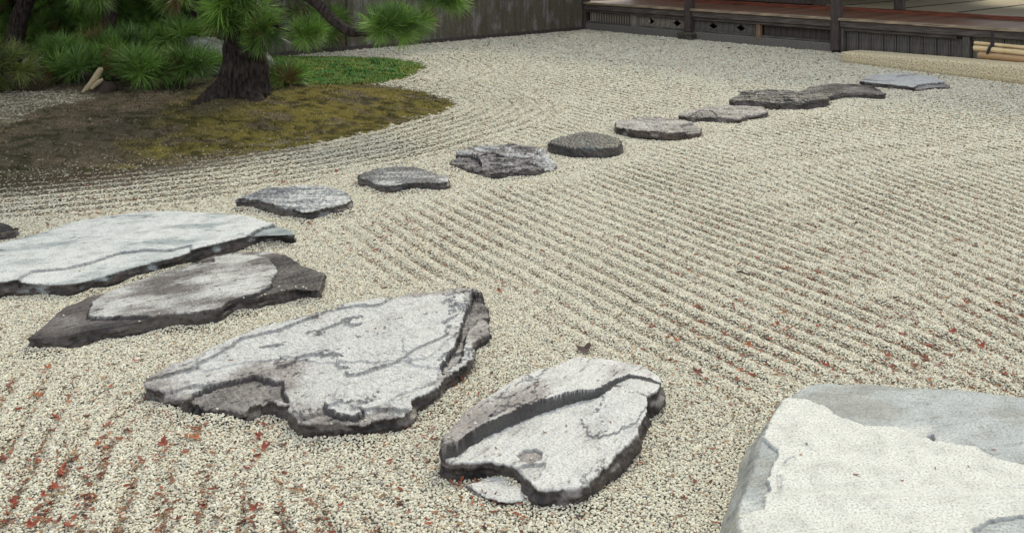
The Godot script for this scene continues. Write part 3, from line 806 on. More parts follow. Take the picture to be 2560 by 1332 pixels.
func make_granite() -> void:
	# a long rough-dressed block, a little askew to the hall and rising to the right
	var a := Vector2(4.32, 13.06)
	var dir := Vector2(0.541, -0.841)
	var inw := Vector2(0.841, 0.541)
	var prof := []   # (depth from front, height share)
	for p in [[0.0, -0.3], [-0.004, 0.3], [-0.002, 0.70], [0.002, 0.88], [0.014, 0.965], [0.04, 0.995], [0.2, 1.01], [0.34, 1.0], [0.42, 0.97], [0.45, 0.86], [0.46, 0.5], [0.46, -0.3]]:
		prof.append(p)
	var rows := 130
	var v := PackedVector3Array()
	for j in rows:
		var s := float(j) / (rows - 1)
		var l := s * 3.6
		var cap := 1.0
		if j < 4: cap = [0.0, 0.55, 0.85, 0.97][j]
		if j > rows - 4: cap = [0.97, 0.7, 0.0][j - rows + 3]
		if j < 4: l = [0.0, 0.0, 0.012, 0.035][j]
		var top := 0.142 + 0.030 * l
		for p in prof:
			var d: float = lerpf(0.22, p[0], cap) + 0.006 * fine.get_noise_2d(l * 500.0, p[1] * 90.0)
			var y: float = lerpf(top * 0.5, p[1] * top, cap) + 0.004 * fine.get_noise_2d(l * 900.0, p[0] * 900.0 + 7.0)
			var q := a + dir * l + inw * d
			v.append(Vector3(q.x, y, -q.y))
	var root := thing("granite_step", "long speckled tan granite step block in front of the veranda", "step")
	part("block", grid_mesh(v, rows, prof.size(), true), M.granite, root)

func pole(parent: Node, length: float, r: float, m: Material, from: Vector3, dir: Vector3, joints: Array, hollow := false) -> void:
	var b := Basis(dir, Vector3.UP, dir.cross(Vector3.UP)).orthonormalized()
	var prof := [[0.0, 0.0 if not hollow else 0.72]]
	if hollow: prof = [[0.10, 0.70], [0.0, 0.72], [0.0, 0.98]]
	else: prof = [[0.004, 0.0], [0.0, 0.5], [0.004, 0.96]]
	prof.append([0.012, 1.0])
	for k in joints:
		prof.append([k - 0.012, 1.0]); prof.append([k - 0.006, 1.07]); prof.append([k, 0.95]); prof.append([k + 0.006, 1.06]); prof.append([k + 0.014, 1.0])
	prof.append([length, 1.0]); prof.append([length, 0.0])
	var v := PackedVector3Array()
	for p in prof:
		for i in 20:
			var a := TAU * i / 20.0
			v.append(Vector3(p[0], cos(a) * r * p[1], sin(a) * r * p[1]))
	var o := part("bamboo_pole", grid_mesh(v, prof.size(), 20, true), m, parent)
	o.transform = Transform3D(b, from)

func make_bamboo() -> void:
	var root := thing("bamboo_bundle", "bundle of three cut bamboo poles tied with black rope, lying on the granite step", "bamboo bundle", g3(5.6, 0.2, 11.8))
	var dir := Vector3(0.541, 0.0, 0.841).normalized()
	var at := func(px: float, y: float, f: float) -> Vector3: return g3(px, y, f) - root.position
	pole(root, 2.3, 0.023, M.bamboo, at.call(5.58, 0.371, 11.92), dir, [0.40, 0.86, 1.4, 1.9])
	pole(root, 2.4, 0.0325, M.bamboo, at.call(5.545, 0.317, 11.86), dir, [0.09, 0.52, 1.05, 1.6])
	pole(root, 0.95, 0.037, M.bamboo_old, at.call(5.57, 0.243, 11.78), dir, [0.3, 0.62], true)
	# rope: down from the beam and round the poles
	var knot := dir * 0.16 + Vector3(-0.03, 0.0, 0.045)
	var p0: Vector3 = at.call(5.58, 0.30, 11.86) + knot
	part("rope", tube([p0 + Vector3(0.10, 0.22, -0.12), p0 + Vector3(0.05, 0.09, -0.02), p0 + Vector3(0.0, 0.03, 0.015), p0 + Vector3(-0.03, -0.03, 0.02)], [0.014, 0.02, 0.02, 0.014], 8, 0.1), M.rope, root)
	part("rope", tube([p0 + Vector3(0.05, 0.09, -0.02), p0 + Vector3(0.045, 0.02, 0.03), p0 + Vector3(0.03, -0.06, 0.02), p0 + Vector3(0.03, -0.10, -0.02)], [0.012, 0.014, 0.014, 0.01], 8, 0.1), M.rope, root)
	part("twig", tube([p0 + dir * 0.30 + Vector3(0, -0.03, 0.02), p0 + dir * 0.36 + Vector3(-0.01, -0.07, 0.04)], [0.012, 0.009], 7, 0.1), M.bamboo_old, root)

func make_hall() -> void:
	# local x runs along the front to the right, local z points out to the court, the origin is the left front corner
	var root := thing("temple_hall", "dark timber temple hall with a raised veranda open to tatami mats", "building", g3(1.33, 0.0, 17.75))
	root.rotation.y = atan2(-0.739, 0.674)
	var add := func(called: String, x0: float, x1: float, y0: float, y1: float, z0: float, z1: float, m: Material, parent: Node = root, bevel := 0.005) -> MeshInstance3D:
		return part(called, box(Vector3(x1 - x0, y1 - y0, z1 - z0), bevel), m, parent, Vector3((x0 + x1) * 0.5, (y0 + y1) * 0.5, (z0 + z1) * 0.5) - (parent.position if parent != root else Vector3.ZERO))
	# sills on the ground
	for s in [[0.0, 2.24], [2.38, 4.86]]:
		add.call("sill", s[0], s[1], -0.05, 0.135, -0.16, 0.02, M.sill, root, 0.012)
		add.call("sill_rail", s[0], s[1], 0.138, 0.162, -0.10, 0.0, M.weathered_along)
	# beam and lintel
	for s in [[0.0, 2.24], [2.38, 4.85], [4.985, 7.6], [7.72, 10.4]]:
		add.call("beam", s[0], s[1], 0.372, 0.468, -0.06, 0.05, M.beam, root, 0.008)
	for s in [[0.0, 2.24], [2.38, 4.85], [5.03, 6.62]]:
		add.call("lintel", s[0], s[1], 0.325, 0.3695, -0.05, 0.015, M.beam)
	# posts
	for u in [2.31, 4.918, 7.66, 10.46]:
		add.call("post", u - 0.066, u + 0.066, 0.13 if u < 3.0 else 0.04, 3.0, -0.055, 0.077, M.post, root, 0.01)
	add.call("post", -0.1, 0.0, -0.05, 3.0, -0.12, 0.03, M.post, root, 0.01)
	add.call("stud", 4.99, 5.035, -0.02, 0.37, -0.06, 0.035, M.board)
	add.call("stud", 6.70, 6.79, -0.02, 0.37, -0.06, 0.03, M.board)
	add.call("stud", 1.06, 1.19, 0.135, 0.325, -0.06, 0.012, M.weathered)
	add.call("stud", 3.585, 3.655, 0.105, 0.326, -0.04, 0.028, M.tan_wood)
	# slatted vent
	for i in 17:
		var u := 0.085 + i * 0.0585
		add.call("vent_slat", u, u + 0.026, 0.165, 0.324, -0.05, -0.015, M.weathered, root, 0.003)
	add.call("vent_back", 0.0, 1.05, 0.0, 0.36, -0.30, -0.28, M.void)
	# boards with cut diamonds
	for b in [[1.195, 2.24, [1.464, 2.02], M.weathered], [2.38, 3.58, [2.74, 3.26], M.board]]:
		var c := CSGBox3D.new()
		c.name = "diamond_board"
		c.size = Vector3(b[1] - b[0], 0.17, 0.03)
		c.material = b[3]
		root.add_child(c, true)
		c.position = Vector3((b[0] + b[1]) * 0.5, 0.24, -0.05)
		for u in b[2]:
			var cut := CSGPolygon3D.new()
			cut.name = "diamond_cut"
			cut.operation = CSGShape3D.OPERATION_SUBTRACTION
			cut.polygon = PackedVector2Array([Vector2(-0.088, 0.004), Vector2(0.0, 0.060), Vector2(0.088, 0.004), Vector2(0.0, -0.052)])
			cut.depth = 0.3
			cut.material = M.weathered
			c.add_child(cut, true)
			cut.position = Vector3(u - c.position.x, 0.0, 0.15)
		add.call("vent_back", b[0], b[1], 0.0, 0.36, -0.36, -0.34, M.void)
	# upright boarding
	var u0 := 3.66
	while u0 < 4.83:
		add.call("wall_board", u0, minf(u0 + 0.29, 4.85), 0.10, 0.326, -0.085, -0.065, M.board_dark, root, 0.003)
		u0 += 0.295
	for i in 9:
		var w := 5.05 + i * 0.185
		add.call("wall_board", w, minf(w + 0.172, 6.70), -0.02, 0.326, -0.06 - 0.006 * (i % 2), -0.035 - 0.006 * (i % 2), M.board, root, 0.003)
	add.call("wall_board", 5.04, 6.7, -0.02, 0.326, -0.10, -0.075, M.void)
	for i in 9:
		var w := 6.80 + i * 0.40
		add.call("wall_board", w, w + 0.385, -0.02, 0.371, -0.08, -0.055, M.weathered, root, 0.003)
	# veranda planks
	for i in 11:
		var z := 0.075 - i * 0.125
		add.call("floor_board", 0.0, 10.5, 0.470, 0.508, z - 0.121, z, M.floor_edge if i == 0 else M.floor, root, 0.004)
	# threshold and mats
	add.call("threshold", 0.0, 10.5, 0.46, 0.566, -1.44, -1.305, M.red_wood, root, 0.006)
	for r in 2:
		for i in 8:
			var w := 3.16 + i * 0.952 - 0.02 * r
			var mt = add.call("tatami_mat", w, w + 0.947, 0.52, 0.568, -3.36 - r * 1.92, -1.445 - r * 1.92, M.tatami, root, 0.004)
			for s in [-1.0, 1.0]:
				part("cloth_border", box(Vector3(0.028, 0.004, 1.9), 0.001), M.cloth, mt, Vector3(s * 0.459, 0.0265, 0.0))
	# inner posts and doors
	for u in [0.0, 3.84, 5.17, 7.85, 10.4]:
		add.call("inner_post", u - 0.065, u + 0.065, 0.5665, 3.0, -1.44, -1.31, M.post, root, 0.008)
	for s in [[0.07, 1.9], [1.92, 3.77]]:
		var dr = add.call("door", s[0], s[1], 0.567, 2.5, -1.42, -1.385, M.door)
		for k in 2:
			part("stile", box(Vector3(0.05, 1.93, 0.02), 0.003), M.post, dr, Vector3((k * 2 - 1) * ((s[1] - s[0]) * 0.5 - 0.03), 0.0, 0.026))
		part("rail", box(Vector3(s[1] - s[0] - 0.12, 0.07, 0.02), 0.003), M.post, dr, Vector3(0, -0.92, 0.024))
	# room
	add.call("room_wall", -0.1, 4.6, 0.4, 3.2, -5.5, -5.35, M.door)
	add.call("room_wall", -0.1, 0.0, 0.4, 3.2, -5.34, -1.45, M.door)
	add.call("transom", 0.0, 10.5, 2.5, 2.64, -1.43, -1.32, M.post)
	add.call("room_wall", 0.0, 10.5, 2.65, 3.1, -1.41, -1.34, M.plaster)
	add.call("ceiling", -0.2, 10.7, 3.1, 3.15, -5.5, -1.35, M.door)
	add.call("roof", -0.7, 11.2, 3.16, 3.34, -5.7, 0.55, M.roof)
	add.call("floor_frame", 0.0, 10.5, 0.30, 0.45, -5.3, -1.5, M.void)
	# footing of the post
	var st := thing("foundation_stone", "small squared stone under the veranda post left of the boarded front", "stone", root.transform * Vector3(2.30, 0.0, 0.0))
	st.rotation.y = root.rotation.y
	var o := PackedVector2Array()
	for q in [[-0.15, -0.12], [0.0, -0.135], [0.15, -0.12], [0.165, 0.0], [0.15, 0.12], [-0.15, 0.13], [-0.175, 0.0]]:
		o.append(Vector2(q[0], q[1]))
	part("block", make_stone(o, 0.125, [], {"n": 90, "m": 20, "rough": 0.004, "seed": 70, "bevel": 0.018, "skirt": 0.02, "pale": 0.3, "cp": Color(0.20, 0.19, 0.16), "cm": Color(0.13, 0.125, 0.105), "cd": Color(0.07, 0.065, 0.055), "cs": Color(0.13, 0.12, 0.095)}), M.rock, st)

func make_wall() -> void:
	var root := thing("garden_wall", "weathered grey plaster garden wall with dark rain streaks, meeting the hall", "wall", g3(1.33, 0.0, 17.75))
	root.rotation.y = atan2(0.673, 0.74)      # local -x runs along the wall to the left, local z faces the court
	var l := 6.9
	var v := PackedVector3Array()
	var uv := PackedVector2Array()
	var rows := 24
	var cols := 70
	for j in rows:
		for i in cols:
			var x := lerpf(-l, -0.1, i / (cols - 1.0))
			var y := lerpf(2.1, 0.07, j / (rows - 1.0))
			v.append(Vector3(x, y, 0.006 * broad.get_noise_2d(x * 120.0, y * 120.0)))
			uv.append(Vector2(x / 3.4, 1.0 - y / 2.1))
	part("plaster", grid_mesh(v, rows, cols, false, PackedColorArray(), uv), M.plaster, root)
	part("core", box(Vector3(l - 0.1, 2.0, 0.2), 0.01), M.old_stone, root, Vector3(-l * 0.5 - 0.05, 1.06, -0.125))
	part("plinth", box(Vector3(l - 0.1, 0.13, 0.24), 0.01), M.board_dark, root, Vector3(-l * 0.5 - 0.05, 0.005, -0.11))
	part("seam_batten", box(Vector3(0.03, 2.0, 0.03), 0.004), M.board_dark, root, Vector3(-5.05, 1.08, 0.01))
	part("coping", box(Vector3(l + 0.1, 0.12, 0.5), 0.03), M.roof, root, Vector3(-l * 0.5, 2.16, -0.12))

# ---------------------------------------------------------------- moss island
func mound(x: float, f: float, d: float) -> float:
	return 0.10 * sstep(-0.05, 1.6, d) + 0.05 * sstep(1.0, 3.0, d) + 0.035 * sstep(0.0, 0.3, d) * broad.get_noise_2d(x * 110.0, f * 110.0) + 0.026 * sstep(0.0, 0.2, d) * fine.get_noise_2d(x * 260.0, f * 480.0)

func moss_color(x: float, f: float) -> Color:
	var q := Vector2(x, f)
	var n := broad.get_noise_2d(x * 120.0 + 30.0, f * 120.0)
	var k := fine.get_noise_2d(x * 520.0, f * 700.0 + 60.0)
	var olive := Color(0.215, 0.18, 0.050)
	var brown := Color(0.125, 0.105, 0.072)
	var dark := Color(0.032, 0.034, 0.017)
	var c := olive.lerp(brown, sstep(-2.2, -3.3, x + 0.9 * n))
	c = c.lerp(Color(0.17, 0.135, 0.095), sstep(0.10, 0.30, broad.get_noise_2d(x * 150.0 + 500.0, f * 220.0)) * 0.8)
	c = c.lerp(dark, sstep(0.0, 0.35, k + 0.5 * n) * 0.7)
	var gd := sdf(green, q) + 0.16 * n
	c = c.lerp(Color(0.075, 0.20, 0.048).lerp(Color(0.24, 0.25, 0.055), sstep(-0.25, 0.45, k + 0.6 * sstep(-1.6, -0.9, x))), sstep(-0.06, 0.10, gd))
	var pd := sdf(pale, q) + 0.25 * n + 0.18 * k
	c = c.lerp(Color(0.22, 0.20, 0.145), sstep(-0.05, 0.2, pd))
	return c

func make_island() -> void:
	var r := box_of(island).grow(0.15)
	r.position.x = maxf(r.position.x, -7.6)
	var cell := 0.035
	var cols := int((r.end.x - r.position.x) / cell) + 1
	var rows := int((r.end.y - r.position.y) / cell) + 1
	var v := PackedVector3Array()
	var c := PackedColorArray()
	var tufts := PackedFloat32Array()
	for j in rows:
		var f := r.end.y - j * cell
		for i in cols:
			var x := r.position.x + i * cell
			var d := isl(x, f)
			var y := mound(x, f, d) if d > -0.05 else -0.05
			if d <= 0.0: y -= 0.02
			v.append(Vector3(x, y, -f))
			var col := moss_color(x, f) if d > -0.1 else Color(0.1, 0.08, 0.05)
			c.append(col)
			if d > -0.10 and f < 14.6 and rng.randf() < sstep(-0.12, 0.10, d + 0.1 * fine.get_noise_2d(x * 900.0, f * 900.0)):
				var green_here := col.g > col.r
				for q in (2 if green_here else 1):
					if col.r > 0.2 and rng.randf() < 0.75: continue
					if not green_here and rng.randf() < lerpf(0.75, 0.15, sstep(0.02, 0.11, col.r - col.b)): continue
					var px := x + rng.randf_range(-0.5, 0.5) * cell
					var pf := f + rng.randf_range(-0.5, 0.5) * cell
					var s := rng.randf_range(0.010, 0.022) * (1.7 if green_here else 1.0)
					var tint := col * rng.randf_range(0.7, 1.6)
					if rng.randf() < 0.06: tint = tint.lerp(Color(0.35, 0.31, 0.18), 0.6)
					put(tufts, Transform3D(Basis(Vector3.UP, rng.randf() * TAU).scaled(Vector3(s * 1.5, s, s * 1.5)), Vector3(px, maxf(y, 0.0) - 0.003, -pf)), tint)
	# sprigs of moss in the damp gravel along the big slabs, and seedlings in the grass
	for s in [[4, 130], [3, 120], [1, 60], [2, 60], [0, 40]]:
		var p: PackedVector2Array = stones[s[0]]
		for i in s[1]:
			var k := rng.randi() % p.size()
			if broad.get_noise_2d(p[k].x * 300.0, p[k].y * 300.0) < 0.02: continue
			var q := p[k].lerp(p[(k + 1) % p.size()], rng.randf()) + Vector2(rng.randfn(), rng.randfn()) * 0.022
			if Geometry2D.is_point_in_polygon(q, p): continue
			var z := rng.randf_range(0.006, 0.013)
			put(tufts, Transform3D(Basis(Vector3.UP, rng.randf() * TAU).scaled(Vector3(z, z, z)), Vector3(q.x, 0.004, -q.y)), Color(0.05, 0.10, 0.03) * rng.randf_range(0.6, 1.5))
	for q in [[-2.02, 12.65], [-1.75, 12.6], [-1.72, 12.55]]:
		put(tufts, Transform3D(Basis.from_scale(Vector3(0.05, 0.10, 0.05)), Vector3(q[0], mound(q[0], q[1], isl(q[0], q[1])), -q[1])), Color(0.025, 0.07, 0.02))
	# rows run towards the viewer, columns to the right: clockwise from above
	tag(part("moss_island", grid_mesh(v, rows, cols, false, c), M.moss), "", "", "", "structure")
	scatter("moss", tuft_mesh(), M.tuft, tufts, tufts.size() / 16, self, "short olive and green moss and grass covering the island under the pines", "moss")

func tuft_mesh() -> ArrayMesh:
	var r := RandomNumberGenerator.new()
	r.seed = 9
	var t := PackedVector3Array()
	for i in 11:
		var a := r.randf() * TAU
		var root := Vector3(r.randfn() * 0.5, 0, r.randfn() * 0.5)
		var tip := root + Vector3(cos(a) * 0.6, r.randf_range(0.6, 1.2), sin(a) * 0.6)
		var side := Vector3(-sin(a), 0, cos(a)) * 0.13
		t.append(root - side); t.append(root + side); t.append(tip)
	return flat_mesh(t)

func make_pine() -> void:
	shoot = needle_mesh(84, 1.2, 0.0105, 3)
	var base := g3(-2.58, 0.06, 9.45)
	var root := thing("pine_tree", "old black pine with thick dark fissured trunk on the moss island", "tree", base)
	var k := func(x: float, y: float, f: float) -> Vector3: return g3(x, y, f) - base
	part("trunk", tube([k.call(-2.62, -0.15, 9.50), k.call(-2.60, 0.05, 9.48), k.call(-2.57, 0.22, 9.46), k.call(-2.55, 0.5, 9.45), k.call(-2.57, 0.85, 9.45), k.call(-2.66, 1.3, 9.5), k.call(-2.72, 2.0, 9.6), k.call(-2.5, 2.9, 9.7), k.call(-2.45, 3.8, 9.7)], [0.40, 0.31, 0.24, 0.20, 0.185, 0.18, 0.16, 0.12, 0.06], 72, 0.34, 16), M.bark, root)
	part("root_flare", tube([k.call(-2.68, 0.24, 9.38), k.call(-2.82, 0.10, 9.12), k.call(-2.93, 0.03, 8.88), k.call(-2.97, -0.03, 8.7)], [0.12, 0.10, 0.06, 0.03], 16, 0.25), M.bark, root)
	part("root_flare", tube([k.call(-2.50, 0.20, 9.40), k.call(-2.40, 0.06, 9.25), k.call(-2.34, -0.05, 9.1)], [0.13, 0.09, 0.05], 16, 0.25), M.bark, root)
	part("branch", tube([k.call(-2.68, 1.55, 9.5), k.call(-2.2, 1.35, 9.1), k.call(-1.75, 1.08, 8.7), k.call(-1.52, 0.92, 8.45), k.call(-1.36, 0.84, 8.3), k.call(-1.12, 0.84, 8.2), k.call(-0.95, 0.9, 8.15)], [0.075, 0.06, 0.05, 0.046, 0.042, 0.03, 0.012], 14, 0.2), M.bark, root)
	part("branch", tube([k.call(-2.6, 1.9, 9.6), k.call(-1.9, 1.5, 9.0), k.call(-1.1, 1.15, 8.7), k.call(-0.65, 1.1, 8.6)], [0.07, 0.05, 0.03, 0.012], 12, 0.2), M.bark, root)
	part("branch", tube([k.call(-2.6, 1.1, 9.45), k.call(-2.2, 0.85, 9.1), k.call(-1.9, 0.75, 8.95)], [0.05, 0.03, 0.012], 12, 0.2), M.bark, root)
	part("branch", tube([k.call(-2.7, 2.0, 9.6), k.call(-3.4, 2.2, 9.2), k.call(-4.2, 2.1, 8.8)], [0.09, 0.06, 0.02], 12, 0.2), M.bark, root)
	part("branch", tube([k.call(-2.5, 2.8, 9.7), k.call(-2.0, 2.9, 8.6), k.call(-1.6, 2.8, 7.6)], [0.08, 0.05, 0.02], 12, 0.2), M.bark, root)
	var dk := Color(0.040, 0.092, 0.020)
	var lt := Color(0.21, 0.38, 0.06)
	var b := PackedFloat32Array()
	pad(b, k.call(-2.56, 1.04, 9.10), Vector3(0.34, 0.18, 0.20), 26, 0.25, dk, lt, 0.3)
	pad(b, k.call(-2.60, 0.86, 9.15), Vector3(0.24, 0.12, 0.12), 12, 0.22, dk, lt, -0.1)
	pad(b, k.call(-2.28, 0.76, 9.1), Vector3(0.12, 0.14, 0.12), 14, 0.21, dk, lt, 0.1)
	pad(b, k.call(-1.86, 0.76, 8.95), Vector3(0.12, 0.08, 0.12), 14, 0.21, dk, lt, 0.3)
	pad(b, k.call(-1.02, 0.90, 8.15), Vector3(0.20, 0.09, 0.18), 30, 0.22, dk, lt, 0.3)
	pad(b, k.call(-0.60, 1.10, 8.55), Vector3(0.15, 0.08, 0.18), 26, 0.21, dk, lt, 0.3)
	pad(b, k.call(-0.82, 0.90, 8.75), Vector3(0.10, 0.07, 0.12), 10, 0.20, dk, lt, 0.2)
	pad(b, k.call(-3.1, 1.08, 9.4), Vector3(0.25, 0.08, 0.2), 12, 0.24, dk, lt, -0.2)
	pad(b, k.call(-4.0, 1.10, 9.6), Vector3(0.25, 0.08, 0.2), 12, 0.24, dk, lt, -0.3)
	# the crown above the frame, whose shade lies on the island and the gravel before it
	for q in [[-2.5, 3.6, 9.6, 1.1, 110], [-3.8, 2.4, 9.0, 1.0, 100], [-4.6, 2.9, 8.6, 1.0, 100], [-2.0, 3.1, 8.2, 0.9, 70], [-3.1, 3.2, 8.0, 1.1, 110], [-4.6, 2.5, 10.0, 1.0, 110], [-3.7, 3.4, 7.2, 0.9, 80]]:
		pad(b, k.call(q[0], q[1], q[2]), Vector3(q[3], 0.28, q[3]), q[4], 0.24, dk, lt, 0.5)
	scatter("needles", shoot, M.needle, b, b.size() / 16, root)

func make_backdrop() -> void:
	var dk := Color(0.040, 0.092, 0.020)
	var lt := Color(0.21, 0.38, 0.06)
	# low pines in a row behind the moss, seen as separate domes
	var shrubs := [
		["low yellowish-green pine shrub at the far left edge", g3(-5.05, 0.1, 9.75), [[0.0, 0.27, 0.0, 0.34, 0.16, 22], [-0.35, 0.35, 0.2, 0.3, 0.16, 16]], Color(0.03, 0.055, 0.012), Color(0.18, 0.22, 0.045)],
		["dark green pine shrub second from the left, wide and flat", g3(-4.40, 0.1, 10.0), [[0.0, 0.20, 0.0, 0.34, 0.13, 26], [-0.25, 0.33, 0.2, 0.25, 0.12, 14]], dk, lt],
		["tall domed pine shrub behind the weathered stump", g3(-4.25, 0.1, 10.7), [[0.0, 0.36, 0.0, 0.34, 0.16, 28], [0.2, 0.2, -0.3, 0.3, 0.12, 16]], dk, lt],
		["small domed pine shrub left of the old pine trunk, at the back", g3(-3.78, 0.1, 11.2), [[0.0, 0.42, 0.0, 0.30, 0.12, 20]], dk, lt],
		["spreading green pine shrub right of the weathered stump", g3(-3.62, 0.1, 9.95), [[-0.1, 0.22, 0.0, 0.30, 0.13, 24], [0.35, 0.22, 0.2, 0.30, 0.15, 24]], dk, lt],
		["low bluish-green shrub hugging the ground right of the old pine trunk", g3(-2.35, 0.1, 10.3), [[0.0, 0.06, 0.0, 0.2, 0.06, 12]], dk, lt],
	]
	for s in shrubs:
		var o := thing("pine_shrub", s[0], "shrub", s[1], "low pines behind the moss island")
		var b := PackedFloat32Array()
		for q in s[2]:
			pad(b, Vector3(q[0], q[1], -q[2]), Vector3(q[3], q[4], q[3]), q[5], 0.24, s[3], s[4], 0.35)
			part("stem", tube([Vector3(q[0] * 0.3, -0.1, 0), Vector3(q[0] * 0.7, q[1] * 0.5, -q[2]), Vector3(q[0], q[1], -q[2])], [0.05, 0.035, 0.012], 9, 0.2), M.bark, o)
		scatter("needles", shoot, M.needle, b, b.size() / 16, o)
	# trees farther back, closing the view into dark shade
	var trees := [
		["leaning dark pine trunk deep in the shade at the left", g3(-5.9, 0.0, 11.6), [[0, -0.1, 0], [0.10, 0.6, 0], [0.28, 1.2, 0], [0.36, 2.2, 0], [0.2, 3.6, 0]], 0.10],
		["slender pale-lit pine trunk in the shade above the domed shrub", g3(-4.75, 0.0, 11.6), [[0, -0.1, 0], [0.02, 0.6, 0], [0.08, 1.2, 0], [0.0, 2.2, 0], [0.1, 3.6, 0]], 0.075],
		["far pine filling the dark background at the left edge", g3(-7.4, 0.0, 12.6), [[0, -0.1, 0], [0.05, 1.0, 0], [0.0, 2.2, 0], [0.1, 4.0, 0]], 0.14],
		["far pine filling the dark background behind the old pine", g3(-4.2, 0.0, 13.4), [[0, -0.1, 0], [-0.05, 1.0, 0], [0.0, 2.2, 0], [0.1, 4.0, 0]], 0.13],
	]
	var n := 0
	for s in trees:
		var o := thing("background_pine", s[0], "tree", s[1], "pines in the shade behind the shrubs")
		var p := []
		var r := []
		for q in s[2]:
			p.append(Vector3(q[0], q[1], q[2]))
			r.append(s[3] * (1.2 - 0.25 * q[1]))
		part("trunk", tube(p, r, 18, 0.2), M.bark, o)
		var b := PackedFloat32Array()
		if n < 2:
			pad(b, Vector3(0.35, 1.25, 0.3), Vector3(0.3, 0.14, 0.3), 22, 0.19, dk, lt, 0.1)
			pad(b, Vector3(-0.6, 1.35, 0.2), Vector3(0.4, 0.16, 0.3), 24, 0.19, dk, lt, 0.1)
			for i in 5:
				pad(b, Vector3(rng.randf_range(-0.8, 0.8), rng.randf_range(1.9, 3.6), rng.randf_range(-0.6, 0.8)), Vector3(0.9, 0.3, 0.8), 70, 0.24, dk, lt, 0.4)
		else:
			for i in 22:  # extra pads added to these crowns to shade the background
				pad(b, Vector3(rng.randf_range(-1.6, 1.6), rng.randf_range(1.2, 4.4), rng.randf_range(-0.9, 2.0)), Vector3(1.0, 0.35, 0.9), 70, 0.26, dk, lt, 0.4)
		scatter("needles", shoot, M.needle, b, b.size() / 16, o)
		n += 1
	# evergreen screen added at the back to keep stray light out
	var hd := thing("added_hedge", "dense evergreen screen added to keep light from the back of the garden", "added_hedge", g3(-6.4, 0.0, 13.9))
	var hb := PackedFloat32Array()
	for i in 26:
		pad(hb, Vector3(-3.7 + i * 0.29, rng.randf_range(0.15, 0.95), rng.randf_range(-0.4, 0.5)), Vector3(0.45, 0.35, 0.4), 46, 0.22, dk, lt, 0.3)
	for i in 22:
		pad(hb, Vector3(-3.5 + i * 0.33, rng.randf_range(1.4, 4.4), rng.randf_range(-0.6, 1.6)), Vector3(0.7, 0.5, 0.7), 90, 0.26, dk, lt, 0.2)
	part("core", box(Vector3(7.6, 4.6, 0.5), 0.1), M.hedge_core, hd, Vector3(0, 2.25, -1.3))
	scatter("needles", shoot, M.needle, hb, hb.size() / 16, hd)
	# rock behind the trunk
	var rk := PackedVector2Array()
	for q in [[-0.50, -0.1], [-0.35, -0.25], [0.0, -0.28], [0.35, -0.22], [0.50, -0.05], [0.42, 0.2], [0.1, 0.28], [-0.32, 0.22]]:
		rk.append(Vector2(q[0], q[1]))
	var rock := thing("garden_rock", "pale lichen-grey rock half hidden behind the old pine trunk", "rock", g3(-3.16, 0.08, 11.1))
	part("boulder", make_stone(rk, 0.36, [], {"n": 120, "m": 40, "rough": 0.02, "layer": 0.01, "seed": 77, "bevel": 0.04, "dome": 0.06, "round": 3.0, "skirt": 0.08, "pale": 0.55, "tilt": Vector2(-0.25, 0.0), "cp": Color(0.34, 0.36, 0.30), "cm": Color(0.18, 0.20, 0.15), "cd": Color(0.08, 0.09, 0.07), "cs": Color(0.16, 0.17, 0.13)}), M.rock, rock)
	# broken stump with pale snags
	var sp := g3(-4.02, 0.05, 9.62)
	var stump := thing("weathered_stump", "low brown stump with pale broken snags at the edge of the moss", "stump", sp)
	part("stump_body", tube([Vector3(0.04, -0.06, 0), Vector3(0.05, 0.06, 0), Vector3(0.07, 0.15, 0), Vector3(0.08, 0.19, 0)], [0.13, 0.12, 0.10, 0.03], 20, 0.2), M.brown_wood, stump)
	part("snag", tube([Vector3(-0.17, 0.0, 0.1), Vector3(-0.10, 0.10, 0.09), Vector3(-0.02, 0.20, 0.08), Vector3(0.03, 0.30, 0.05), Vector3(0.04, 0.325, 0.05)], [0.022, 0.03, 0.036, 0.03, 0.01], 12, 0.25), M.dead_wood, stump)
	part("snag", tube([Vector3(-0.02, 0.13, 0.13), Vector3(0.04, 0.19, 0.12), Vector3(0.08, 0.22, 0.10)], [0.018, 0.025, 0.012], 10, 0.25), M.dead_wood, stump)

# ---------------------------------------------------------------- fallen leaves
func leaf_mesh(seed_: int) -> ArrayMesh:   # a dry, curled, five-lobed leaf about 1 wide
	var r := RandomNumberGenerator.new()
	r.seed = seed_
	var t := PackedVector3Array()
	var rim := []
	for i in 20:
		var a := TAU * i / 20.0
		var lobe := 0.22 + 0.30 * pow(absf(cos(a * 1.5 + 0.4)), 1.4) * r.randf_range(0.4, 1.2)
		rim.append(Vector3(cos(a) * lobe, 0.75 * pow(lobe, 1.5) * (0.3 + r.randf()) * (1.0 + sin(a + seed_)), sin(a) * lobe * 0.8))
	for i in 20:
		t.append(Vector3(0, 0.02, 0)); t.append(rim[(i + 1) % 20]); t.append(rim[i])
	t.append(Vector3(0, 0.01, 0.02)); t.append(Vector3(0, 0.01, -0.02)); t.append(Vector3(-0.75, 0.12, 0.0))
	return flat_mesh(t)

func flake_mesh() -> ArrayMesh:   # a curl of bark or a bit of leaf
	var t := PackedVector3Array()
	var p := [Vector3(-0.5, 0.1, -0.12), Vector3(-0.45, 0.15, 0.14), Vector3(0.0, 0.0, -0.2), Vector3(0.05, 0.04, 0.18), Vector3(0.5, 0.16, -0.08), Vector3(0.46, 0.22, 0.1)]
	for q in [[0, 1, 3], [0, 3, 2], [2, 3, 5], [2, 5, 4]]:
		for i in q: t.append(p[i])
	return flat_mesh(t)

